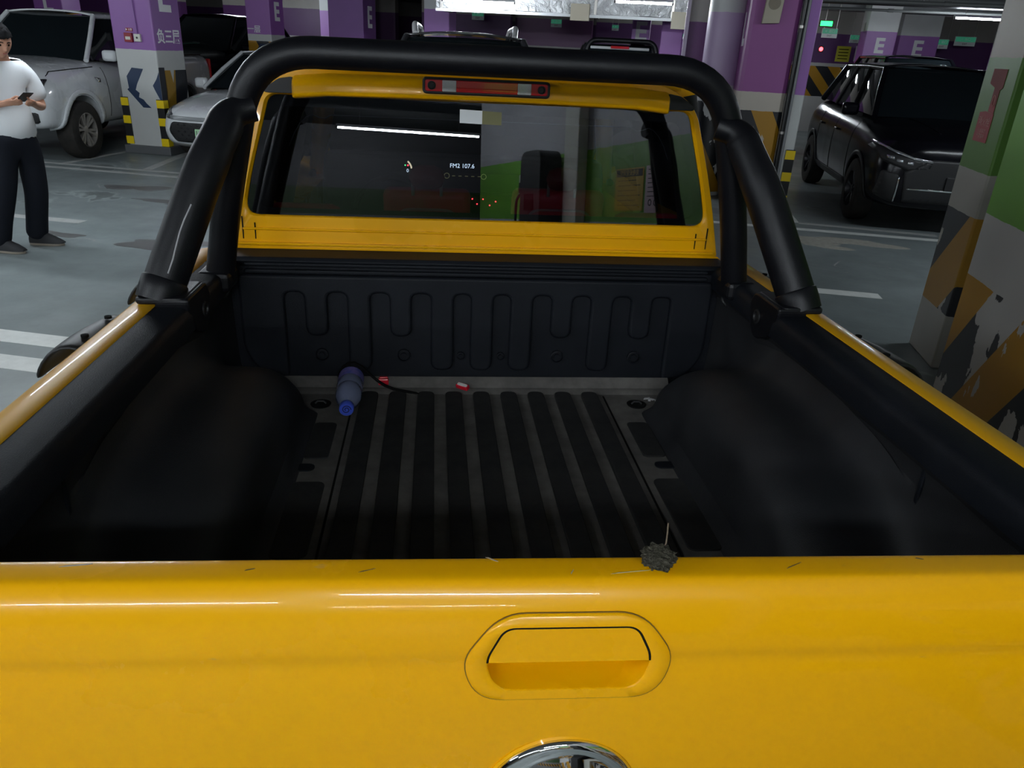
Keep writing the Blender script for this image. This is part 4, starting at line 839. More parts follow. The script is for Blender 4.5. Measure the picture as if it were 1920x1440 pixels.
for s in (-1, 1):
    for (p, q, r, mm, nm) in (((s*0.80, 2.66, 1.12), (s*0.68, 2.70, 1.66), 0.055, M_CABIN, 'rear_pillar'), ((s*0.83, 3.42, 1.12), (s*0.69, 3.36, 1.66), 0.045, M_CABIN, 'middle_pillar'), ((s*0.82, 4.42, 1.12), (s*0.64, 3.84, 1.66), 0.04, M_YEL, 'front_pillar'), ((s*0.69, 2.68, 1.675), (s*0.65, 3.86, 1.66), 0.04, M_YEL, 'roof_rail')):
        tube(nm, [p, q], r, mm, TK, 12)
    quad_patch('side_window', (s*0.825, 3.46, 1.13), (s*0.82, 4.38, 1.13), (s*0.66, 3.84, 1.64), (s*0.695, 3.40, 1.65), 0.01, (s, 0, 0.2), M_GLASSC, TK)
    quad_patch('side_window', (s*0.82, 2.72, 1.13), (s*0.825, 3.38, 1.13), (s*0.695, 3.33, 1.65), (s*0.695, 2.76, 1.65), 0.01, (s, 0, 0.2), M_GLASSC, TK)
    # wheels
    for yw, zw in ((1.70, 0.41), (4.92, 0.465)):
        bmw = bmesh.new(); add_lathe(bmw, [(0.22, -0.12), (0.33, -0.125), (0.365, -0.11), (0.38, -0.07), (0.382, 0), (0.38, 0.07), (0.365, 0.11), (0.33, 0.125), (0.22, 0.12)], 40, 'X', cap=False); tw = obj('tire', bmw, M_RUBBER, TK, smooth=True); tw.location = (s*0.84, yw, zw)
        bmw = bmesh.new(); add_lathe(bmw, [(0.225, -0.11), (0.225, 0.10), (0.20, 0.105), (0.19, 0.06), (0.05, 0.05), (0.04, 0.09), (0, 0.09)], 30, 'X')
        for k in range(6): add_box(bmw, (0.085, 0.125*cos(k*pi/3), 0.125*sin(k*pi/3)), (0.03, 0.15, 0.05), Matrix.Rotation(k*pi/3, 3, 'X'))
        rm = obj('rim', bmw, M_ALU, tw, smooth=True); 
        if s < 0: rm.rotation_euler = (0, 0, pi)
    box('door_handle', (s*0.965, 2.95, 1.0), (0.025, 0.16, 0.03), M_PLAST, TK, bevel=0.008); box('door_handle', (s*0.965, 3.75, 1.0), (0.025, 0.16, 0.03), M_PLAST, TK, bevel=0.008)
    mir = box('side_mirror', (s*1.03, 4.22, 1.2), (0.18, 0.12, 0.2), M_PLAST, TK, bevel=0.03); box('mirror_arm', (s*0.90, 4.25, 1.14), (0.20, 0.05, 0.05), M_PLAST, mir, bevel=0.015); box('mirror_glass', (s*1.03, 4.157, 1.2), (0.14, 0.01, 0.16), M_DGLASS, mir)
quad_patch('windshield', (-0.80, 4.44, 1.13), (0.80, 4.44, 1.13), (0.62, 3.87, 1.66), (-0.62, 3.87, 1.66), 0.05, (0, 0.6, 0.7), M_GLASSC, TK)
# interior
box('cabin_floor', (0, 3.4, 0.56), (1.48, 1.6, 0.02), M_CABIN, TK); box('cabin_rear_trim', (0, 2.64, 0.87), (1.5, 0.04, 0.66), M_CABIN, TK)
DB = prism('dashboard', [(4.0, 0.75), (4.35, 0.75), (4.42, 1.14), (4.25, 1.27), (4.08, 1.27), (4.02, 1.20), (4.0, 0.95)], 1.46, FX(-0.73), M_CABIN, TK, bevel=0.02)
def seat(x, yb, w, head=True, lean=0.22):
    bmS = bmesh.new(); hgt = 0.60; z0 = 0.62
    S = rpoly([(0, z0), (0.13, z0), (0.13 - lean*hgt*0.9, z0 + hgt), (0.02 - lean*hgt, z0 + hgt)], 0.05, 4)
    st_ = prism('seat_back', [(yb + a, b) for a, b in S], w, FX(x - w/2), M_SEAT, TK, bevel=0.05, smooth=True, segs=4)
    prism('seat_cushion', rrect(yb + 0.0, 0.58, yb + 0.50, 0.74, 0.05), w, FX(x - w/2), M_SEAT, TK, bevel=0.03, smooth=True, segs=3)
    bmT = bmesh.new(); yy = yb - lean*hgt*0.5 - 0.03
    add_tube(bmT, bezpath([(x - w*0.36, yb - 0.04, z0 + 0.12), (x - w*0.34, yb - lean*hgt*0.82, z0 + hgt*0.86), (x + w*0.34, yb - lean*hgt*0.82, z0 + hgt*0.86), (x + w*0.36, yb - 0.04, z0 + 0.12)], 0.06), 0.006, 6); obj('piping', bmT, mat('pale_piping', (0.45, 0.2, 0.2), 0.6), st_)
    if head:
        hr = box('headrest', (x, yb - lean*hgt - 0.02, z0 + hgt + 0.06), (0.15, 0.09, 0.10), M_SEATD, TK, bevel=0.045, smooth=True)
        for s in (-1, 1): tube('headrest_post', [(x + s*0.06, yb - lean*hgt - 0.01, z0 + hgt + 0.06), (x + s*0.06, yb - lean*hgt, z0 + hgt - 0.02)], 0.007, M_ALU, hr, 6)
seat(-0.195, 3.43, 0.38); seat(0.40, 3.50, 0.42)
box('rear_seat_back', (0, 2.78, 0.94), (1.36, 0.14, 0.46), M_SEAT, TK, bevel=0.05, smooth=True); box('rear_seat_cushion', (0, 3.0, 0.70), (1.36, 0.42, 0.14), M_SEAT, TK, bevel=0.04, smooth=True)
for s in (-1, 1): box('rear_headrest', (s*0.62, 2.73, 1.19), (0.26, 0.09, 0.13), M_SEAT, TK, bevel=0.035, smooth=True)
box('parcel_trim', (0, 2.66, 1.17), (1.5, 0.08, 0.10), M_CABIN, TK, bevel=0.02)
bm = bmesh.new(); add_tube(bm, [(-0.38 + 0.185*cos(a*pi/16), 3.93 + 0.07*sin(a*pi/16), 1.0 + 0.17*sin(a*pi/16)) for a in range(32)], 0.014, 8, closed=True); add_box(bm, (-0.38, 3.94, 0.98), (0.36, 0.03, 0.05)); obj('steering_wheel', bm, M_CABIN, TK, smooth=True)
RM_ = box('interior_mirror', (0.02, 3.95, 1.57), (0.24, 0.03, 0.07), M_CABIN, TK, bevel=0.015)
# radio display and dials (they read correctly from behind the cab)
YD = 3.985
text('radio_display', 'FM2 107.6', 0.030, M_DISP, DB, face_mat((-0.022, YD, 1.240), (0, -1, 0.1)), 0.0005)
M_DIAL = mat('dial_glow', (1.0, 0.86, 0.55), emit=2.0); M_KNOB = mat('knob_glow', (0.7, 0.65, 0.3), emit=0.35)
bm = bmesh.new(); add_tube(bm, [(-0.33 + 0.05*cos(a), YD, 1.215 + 0.05*sin(a)) for a in [0.1 + k*0.09 for k in range(10)]], 0.004, 6); obj('dial_arc', bm, M_DIAL, DB)
text('speed_digit', '0', 0.024, M_DISP, DB, face_mat((-0.30, YD, 1.208), (0, -1, 0.1)), 0.0005)
for x, z, mm in ((-0.312, 1.235, M_LEDG), (-0.298, 1.235, M_LEDR)): lathe('dash_light', [(0.004, 0), (0, -0.003)], mm, DB, 8, 'Y', (x, YD, z))
for x, z in ((-0.10, 1.190), (0.09, 1.190)):
    bm = bmesh.new(); add_tube(bm, [(x + 0.013*cos(a*pi/10), YD, z + 0.013*sin(a*pi/10)) for a in range(20)], 0.0014, 6, closed=True); obj('climate_knob', bm, M_KNOB, DB)
for k in range(5): box('climate_button', (-0.065 + k*0.033, YD, 1.190), (0.016, 0.003, 0.003), M_KNOB, DB, bevel=0)
for x, z in ((0.03, 1.09), (0.055, 1.065), (0.085, 1.09), (0.15, 1.08), (0.12, 1.06)): lathe('console_light', [(0.0035, 0), (0, -0.003)], M_LEDR, DB, 8, 'Y', (x, 3.9, z))
box('console_stack', (0.09, 3.95, 0.95), (0.30, 0.09, 0.32), M_CABIN, DB)
# ================================================================== PARKED CARS (local frame: nose towards -y, origin on the ground)
def apply_mods(o, parent):
    o.parent = None; o.matrix_world = Matrix(); bpy.context.view_layer.update()
    me = bpy.data.meshes.new_from_object(o.evaluated_get(bpy.context.evaluated_depsgraph_get())); o.modifiers.clear(); o.data = me
    for f in me.polygons: f.use_smooth = True
    me.set_sharp_from_angle(angle=radians(38)); o.parent = parent; o.matrix_parent_inverse = Matrix(); o.matrix_basis = Matrix()
    return o
def car_body(t, st, m, wheels, ra, name='body'):
    rows = []
    for (y, zb, wb, wm, zs, ws, zt, wt, zc) in st:
        half = [(0, zb), (wb*0.88, zb), (wb, zb + 0.07), (wm, zb + (zs-zb)*0.55), (ws, zs), (wt, zt), (wt*0.6, zt + (zc-zt)*0.7), (0, zc)]
        rows.append([(x, y, z) for x, z in half] + [(-x, y, z) for x, z in half[-2:0:-1]])
    bm = bmesh.new(); add_loft(bm, rows, closed=True, cap=True); o = obj(name, bm, m, t, smooth=True, subsurf=2)
    bmc = bmesh.new()
    for yw in wheels:
        for s in (-1, 1): add_lathe(bmc, [(ra, s*0.62), (ra, s*1.3)] if s > 0 else [(ra, -1.3), (ra, -0.62)], 36, 'X', (0, yw, ra*0.86))
    cut = obj('tmp_cut', bmc, M_PLAST); md = o.modifiers.new('arch', 'BOOLEAN'); md.object = cut; md.operation = 'DIFFERENCE'; md.solver = 'EXACT'
    apply_mods(o, t); bpy.data.objects.remove(cut)
    me = o.data; bvh = BVHTree.FromPolygons([v.co.copy() for v in me.vertices], [tuple(p.vertices) for p in me.polygons])
    return o, bvh
def decal(name, bvh, poly, m, parent, mode='front', off=0.006, cuts=3, thick=0.006, rear=False):
    """polygon pressed on the body. mode front: (x,z) cast along +y; side+/side-: (y,z) cast inwards; top: (x,y) cast down"""
    bm = bmesh.new(); vs_ = [bm.verts.new((a, b, 0)) for a, b in poly]; es = [bm.edges.new((vs_[i], vs_[(i+1) % len(vs_)])) for i in range(len(vs_))]
    bmesh.ops.triangle_fill(bm, edges=es, use_beauty=True)
    for _ in range(cuts):
        long = [e for e in bm.edges if e.calc_length() > 0.05]
        if long: bmesh.ops.subdivide_edges(bm, edges=long, cuts=1)
        bmesh.ops.triangulate(bm, faces=bm.faces)
    bad = []
    for v in bm.verts:
        a, b = v.co.x, v.co.y
        if mode == 'front': o_, d = Vector((a, -6, b)), Vector((0, 1, 0))
        elif mode == 'rear': o_, d = Vector((a, 6, b)), Vector((0, -1, 0))
        elif mode == 'side+': o_, d = Vector((3, a, b)), Vector((-1, 0, 0))
        elif mode == 'side-': o_, d = Vector((-3, a, b)), Vector((1, 0, 0))
        else: o_, d = Vector((a, b, 4)), Vector((0, 0, -1))
        h = bvh.ray_cast(o_, d)
        if h[0] is None: bad.append(v)
        else: v.co = h[0] + h[1]*off if h[1].dot(d) < 0 else h[0] - d*off
    bmesh.ops.delete(bm, geom=bad, context='VERTS')
    o = obj(name, bm, m, parent, smooth=True); s = o.modifiers.new('solid', 'SOLIDIFY'); s.thickness = thick; s.offset = 0
    return o
def strip(pts, w):
    """thin closed polygon along a 2D polyline"""
    P = [Vector(p) for p in pts]; L_, R_ = [], []
    for i, p in enumerate(P):
        d = (P[min(i+1, len(P)-1)] - P[max(i-1, 0)]).normalized(); n = Vector((-d.y, d.x))*w/2; L_.append(tuple(p + n)); R_.append(tuple(p - n))
    return L_ + R_[::-1]
def wheel(t, x, y, r, s, rimm, w=0.22, spokes=10, twin=False):
    bm = bmesh.new(); h = w/2
    add_lathe(bm, [(r*0.60, -h), (r*0.88, -h*1.03), (r*0.96, -h*0.92), (r*0.998, -h*0.6), (r, 0), (r*0.998, h*0.6), (r*0.96, h*0.92), (r*0.88, h*1.03), (r*0.60, h)], 36, 'X', cap=False)
    o = obj('tire', bm, M_RUBBER, t, smooth=True); o.location = (x, y, r); 
    bm = bmesh.new(); R_ = r*0.62
    add_lathe(bm, [(R_, -h*0.9), (R_, h*0.95), (R_*0.93, h*0.98), (R_*0.90, h*0.6), (R_*0.88, -h*0.5)], 32, 'X', cap=False)
    for k in range(spokes):
        a = 2*pi*(k + (0.18*(-1)**k if twin else 0))/spokes; M_ = Matrix.Rotation(a, 3, 'X')
        v = [bm.verts.new(M_ @ Vector(p)) for p in ((h*0.72, -0.012, R_*0.15), (h*0.72, 0.012, R_*0.15), (h*0.90, 0.020, R_*0.93), (h*0.90, -0.020, R_*0.93), (h*0.45, -0.02, R_*0.15), (h*0.45, 0.02, R_*0.15), (h*0.55, 0.026, R_*0.93), (h*0.55, -0.026, R_*0.93))]
        for f in ((0,1,2,3), (0,4,5,1), (3,2,6,7), (0,3,7,4), (1,5,6,2)): bm.faces.new([v[i] for i in f])
    add_lathe(bm, [(R_*0.22, h*0.4), (R_*0.22, h*0.74), (R_*0.12, h*0.80), (0, h*0.80)], 16, 'X', cap=False)
    rm = obj('rim', bm, rimm, o, smooth=True)
    bm = bmesh.new(); add_lathe(bm, [(R_*0.9, 0), (0, 0)], 24, 'X', cap=False); bk = obj('brake_disc', bm, M_PLAST, o); bk.location.x = 0
    if s < 0: rm.rotation_euler = (0, 0, pi)
    return o
def greenhouse(t, m, F, RF, RR, R, pillars=(0.5,), gm=None, pr=0.035, roofb=0.05):
    """F,RF,RR,R = (half width, y, z) for cowl, roof front, roof rear, rear glass base"""
    gm = gm or M_DGLASS
    def P(q, s, din=0.0): return Vector((s*(q[0] - din), q[1], q[2]))
    quad_patch('windshield', P(F, -1), P(F, 1), P(RF, 1), P(RF, -1), 0.05, (0, -0.6, 0.7), gm, t, 8)
    quad_patch('rear_glass', P(R, -1), P(R, 1), P(RR, 1), P(RR, -1), 0.04, (0, 0.6, 0.7), gm, t, 8)
    rows = []
    for j in range(9):
        v = j/8; w = RF[0]*(1-v) + RR[0]*v; y = RF[1]*(1-v) + RR[1]*v; z = RF[2]*(1-v) + RR[2]*v; row = []
        for i in range(13):
            u = -1 + i/6; row.append((w*u*1.0, y - 0.03*(1-u*u)*(1-v) + 0.02*(1-u*u)*v, z + 0.012 + roofb*(1-abs(u)**2.6)*(0.75 + 0.25*(1-(2*v-1)**2))))
        rows.append(row)
    rf = loft('roof', rows, m, t, solid=0.02)
    for s in (-1, 1):
        tube('front_pillar', [P(F, s), P(RF, s)*0.5 + P(F, s)*0.5 + Vector((s*0.01, 0, 0.012)), P(RF, s)], pr, m, t, 10)
        tube('roof_rail', [P(RF, s), (P(RF, s) + P(RR, s))/2 + Vector((0, 0, 0.012)), P(RR, s)], pr, m, t, 10)
        tube('rear_pillar', [P(RR, s), P(R, s)], pr*1.3, m, t, 10)
        ks = [0.0] + list(pillars) + [1.0]
        for a, b in zip(ks[:-1], ks[1:]):
            bl = P(F, s)*(1-a) + P(R, s)*a; br_ = P(F, s)*(1-b) + P(R, s)*b; tl = P(RF, s)*(1-a) + P(RR, s)*a; tr_ = P(RF, s)*(1-b) + P(RR, s)*b
            quad_patch('side_window', bl, br_, tr_, tl, 0.012, (s, 0, 0.2), gm, t, 5)
        for a in pillars:
            tube('door_pillar', [P(F, s)*(1-a) + P(R, s)*a + Vector((s*0.012, 0, 0)), P(RF, s)*(1-a) + P(RR, s)*a + Vector((s*0.012, 0, 0))], pr*0.7, M_PLAST, t, 8)
    return rf
def mirror(t, s, x, y, z, m):
    o = box('side_mirror', (s*(x + 0.13), y, z), (0.20, 0.12, 0.15), m, t, bevel=0.04, smooth=True); box('mirror_arm', (s*(x + 0.02), y + 0.01, z - 0.06), (0.10, 0.05, 0.04), M_PLAST, o); box('mirror_glass', (s*(x + 0.13), y + 0.058, z), (0.16, 0.01, 0.11), M_DGLASS, o)
def mirror_poly(p): return [(-a, b) for a, b in p][::-1]

def pickup(name, label, loc, rz, paintm, rollbar=False, L_=5.35, lights=True, rimm=None, boards=False):
    t = empty(name, loc, rz, label, 'pickup truck')
    f = -2.68
    st = [(f, 0.50, 0.70, 0.76, 0.82, 0.76, 1.00, 0.70, 1.02), (f+0.05, 0.45, 0.85, 0.90, 0.88, 0.89, 1.12, 0.78, 1.15), (f+0.18, 0.42, 0.92, 0.945, 0.94, 0.935, 1.19, 0.82, 1.22), (f+0.60, 0.42, 0.93, 0.955, 1.00, 0.945, 1.23, 0.84, 1.27),
          (f+1.3, 0.40, 0.93, 0.955, 1.04, 0.945, 1.26, 0.86, 1.31), (f+1.62, 0.40, 0.93, 0.955, 1.06, 0.945, 1.26, 0.87, 1.31), (f+2.6, 0.40, 0.93, 0.955, 1.06, 0.945, 1.22, 0.88, 1.24), (f+3.62, 0.42, 0.93, 0.955, 1.06, 0.945, 1.22, 0.88, 1.24),
          (f+3.72, 0.44, 0.93, 0.955, 1.10, 0.95, 1.30, 0.90, 1.31), (f+4.6, 0.46, 0.93, 0.955, 1.12, 0.95, 1.31, 0.90, 1.32), (f+5.2, 0.50, 0.92, 0.95, 1.12, 0.94, 1.32, 0.89, 1.33), (f+5.3, 0.52, 0.90, 0.93, 1.12, 0.92, 1.31, 0.87, 1.32)]
    wy = (f+0.84, f+4.10); b, bvh = car_body(t, st, paintm, wy, 0.455)
    greenhouse(t, paintm, (0.82, f+1.30, 1.27), (0.64, f+1.98, 1.85), (0.65, f+3.40, 1.85), (0.78, f+3.66, 1.25), (0.46,), roofb=0.06)
    for yw in wy:
        for s in (-1, 1):
            wheel(t, s*0.83, yw, 0.385, s, rimm or M_ALU, 0.25, 12, True)
            fl = [(yw + 0.47*cos(a), 0.392 + 0.47*sin(a)) for a in [radians(-5 + 10*k) for k in range(20)]]; fi = [(yw + 0.535*cos(a), 0.392 + 0.535*sin(a)) for a in [radians(185 - 10*k) for k in range(20)]]
            decal('arch_flare', bvh, fl + fi, paintm, t, 'side+' if s > 0 else 'side-', 0.012, 2, 0.03)
    if lights:
        for s in (-1, 1):
            Q = (lambda p: p) if s > 0 else mirror_poly
            hl = decal('headlamp', bvh, Q(rpoly([(0.46, 1.045), (0.62, 1.055), (0.868, 1.065), (0.875, 0.97), (0.80, 0.90), (0.60, 0.885), (0.50, 0.90)], 0.015, 3)), M_PLAST, t, 'front', 0.008, 4)
            decal('lamp_lens', bvh, Q(rpoly([(0.49, 1.03), (0.855, 1.05), (0.862, 0.975), (0.79, 0.915), (0.60, 0.90), (0.52, 0.91)], 0.012, 3)), M_LAMPG, hl, 'front', 0.014, 4)
            decal('daylight_bar', bvh, Q([(0.49, 1.02), (0.66, 1.03), (0.66, 1.01), (0.50, 1.0)]), M_LAMPW, hl, 'front', 0.021, 2)
            for cx, r in ((0.70, 0.045), (0.80, 0.04)): decal('projector', bvh, Q([(cx + r*cos(a*pi/6), 0.985 + r*sin(a*pi/6)) for a in range(12)]), M_LAMPW, hl, 'front', 0.021, 2)
            decal('daylight_bar', bvh, Q([(0.60, 0.935), (0.80, 0.94), (0.80, 0.92), (0.61, 0.915)]), M_LAMPW, hl, 'front', 0.021, 2)
            decal('bumper_slot', bvh, Q([(0.55, 0.80), (0.84, 0.795), (0.84, 0.755), (0.55, 0.765)]), M_PLAST, t, 'front', 0.008, 3)
            fg = decal('fog_recess', bvh, Q([(0.47, 0.63), (0.55, 0.665), (0.77, 0.665), (0.80, 0.65), (0.80, 0.55), (0.77, 0.53), (0.58, 0.53), (0.47, 0.52)]), M_PLAST, t, 'front', 0.008, 3)
            decal('fog_lamp', bvh, Q([(0.70 + 0.035*cos(a*pi/6), 0.60 + 0.035*sin(a*pi/6)) for a in range(12)]), M_LAMPW, fg, 'front', 0.016, 2)
        g = decal('grille', bvh, [(-0.46, 1.06), (0.46, 1.06), (0.44, 0.70), (0.34, 0.62), (-0.34, 0.62), (-0.44, 0.70)], M_PLAST, t, 'front', 0.010, 4)
        for k in range(4): decal('grille_bar', bvh, [(-0.42, 1.0 - 0.08*k), (0.42, 1.0 - 0.08*k), (0.42, 0.97 - 0.08*k), (-0.42, 0.97 - 0.08*k)], M_DALU, g, 'front', 0.02, 3)
        decal('skid_plate', bvh, [(-0.50, 0.56), (0.50, 0.56), (0.45, 0.50), (-0.45, 0.50)], M_PLAST, t, 'front', 0.01, 3)
    for s in (-1, 1):
        sd = 'side+' if s > 0 else 'side-'
        decal('hood_gap', bvh, strip([(f+0.26, 1.10), (f+0.38, 1.15), (f+0.8, 1.17), (f+1.35, 1.19)], 0.008), M_GROOVE, t, sd, 0.002, 3, 0.003)
        for yy in (f+1.52, f+2.55, f+3.58): decal('door_gap', bvh, strip([(yy, 1.18), (yy + 0.02, 0.8), (yy + 0.02, 0.52)], 0.008), M_GROOVE, t, sd, 0.002, 3, 0.003)
        decal('badge', bvh, [(f+1.24, 1.06), (f+1.38, 1.04), (f+1.36, 0.99), (f+1.30, 1.0)], M_CHROME, t, sd, 0.008, 2)
        for yy in (f+2.45, f+3.45): decal('door_handle', bvh, [(yy - 0.1, 1.05), (yy + 0.1, 1.05), (yy + 0.1, 1.02), (yy - 0.1, 1.02)], M_CHROME, t, sd, 0.02, 2, 0.02)
        mirror(t, s, 0.88, f+1.60, 1.34, paintm)
    # open bed with black inside, tail lamps
    box('bed_opening', (0, f+4.5, 1.285), (1.56, 1.45, 0.09), M_PLAST, t)
    for s in (-1, 1): box('tail_lamp', (s*0.88, f+5.28, 1.08), (0.10, 0.06, 0.34), M_REDL, t, bevel=0.02)
    if rollbar:
        tube('roll_bar', bezpath([(-0.76, f+3.95, 1.28), (-0.62, f+3.88, 1.93), (0.62, f+3.88, 1.93), (0.76, f+3.95, 1.28)], 0.16), 0.045, M_BAR, t, 14)
        for s in (-1, 1): tube('brace_tube', [(s*0.66, f+3.89, 1.75), (s*0.80, f+4.3, 1.33)], 0.042, M_BAR, t, 12)
        bl = box('brake_lamp', (0, f+3.46, 1.815), (0.36, 0.07, 0.05), M_REDLB, t, bevel=0.008)
        box('roof_trim', (0, f+3.44, 1.80), (1.15, 0.05, 0.05), M_HOUS, t, bevel=0.01)
    return t
def sedan(name, label, loc, rz, paintm, detail=True):
    t = empty(name, loc, rz, label, 'car'); f = -2.33
    st = [(f, 0.30, 0.50, 0.58, 0.52, 0.52, 0.62, 0.40, 0.63), (f+0.06, 0.24, 0.72, 0.76, 0.58, 0.72, 0.70, 0.58, 0.72), (f+0.25, 0.21, 0.84, 0.87, 0.65, 0.85, 0.77, 0.70, 0.81), (f+0.70, 0.20, 0.88, 0.91, 0.74, 0.90, 0.85, 0.75, 0.90), (f+1.25, 0.20, 0.89, 0.915, 0.82, 0.90, 0.92, 0.78, 0.97),
          (f+2.2, 0.20, 0.89, 0.915, 0.84, 0.90, 0.94, 0.80, 0.96), (f+3.4, 0.20, 0.89, 0.915, 0.86, 0.90, 0.97, 0.78, 0.99), (f+4.1, 0.22, 0.88, 0.91, 0.88, 0.89, 1.02, 0.74, 1.04), (f+4.55, 0.28, 0.84, 0.87, 0.86, 0.84, 1.01, 0.68, 1.02), (f+4.66, 0.36, 0.74, 0.78, 0.80, 0.72, 0.94, 0.56, 0.95)]
    wy = (f+0.88, f+3.6); b, bvh = car_body(t, st, paintm, wy, 0.365)
    greenhouse(t, paintm, (0.74, f+1.18, 0.95), (0.53, f+2.02, 1.44), (0.53, f+3.1, 1.43), (0.68, f+4.0, 1.03), (0.48,), pr=0.03, roofb=0.04)
    for yw in wy:
        for s in (-1, 1): wheel(t, s*0.80, yw, 0.325, s, M_ALU, 0.21, 10)
    if detail:
        g = decal('grille', bvh, rpoly([(-0.60, 0.56), (0.60, 0.56), (0.66, 0.44), (0.56, 0.30), (-0.56, 0.30), (-0.66, 0.44)], 0.05), M_PLAST, t, 'front', 0.008, 4)
        for k in range(5):
            for j in range(11): cx, cz = -0.5 + j*0.1 + (0.05 if k % 2 else 0), 0.53 - k*0.045; decal('grille_stud', bvh, [(cx - 0.02, cz), (cx, cz + 0.012), (cx + 0.02, cz), (cx, cz - 0.012)], M_DALU, g, 'front', 0.014, 0)
        decal('nose_bar', bvh, [(-0.66, 0.635), (0.66, 0.635), (0.62, 0.585), (-0.62, 0.585)], mat('grey_trim', (0.22, 0.23, 0.24), 0.3), t, 'front', 0.008, 4)
        decal('lower_lip', bvh, [(-0.66, 0.275), (0.66, 0.275), (0.60, 0.245), (-0.60, 0.245)], M_ALU, t, 'front', 0.012, 4)
        for s in (-1, 1):
            Q = (lambda p: p) if s > 0 else mirror_poly
            hl = decal('headlamp', bvh, Q([(0.60, 0.655), (0.74, 0.735), (0.84, 0.74), (0.85, 0.66), (0.74, 0.60), (0.64, 0.59)]), M_LAMPG, t, 'front', 0.008, 4)
            decal('daylight_bar', bvh, Q([(0.64, 0.655), (0.80, 0.715), (0.82, 0.70), (0.66, 0.635)]), M_LAMPW, hl, 'front', 0.015, 2)
        npl = box('license_plate', (0.0, f - 0.03, 0.415), (0.46, 0.014, 0.14), mat('green_white_plate', (0.42, 0.70, 0.42), 0.4), t, bevel=0.003)
        text('plate_lettering', '川A', 0.115, M_PLAST, npl, face_mat((-0.13, f - 0.038, 0.41), (0, -1, 0)), 0.0006)
    for s in (-1, 1):
        mirror(t, s, 0.80, f+1.45, 1.0, paintm)
        for yy in (f+1.45, f+2.5, f+3.4): decal('door_gap', bvh, strip([(yy, 0.9), (yy, 0.6), (yy + 0.02, 0.32)], 0.007), M_GROOVE, t, 'side+' if s > 0 else 'side-', 0.002, 3, 0.003)
    return t
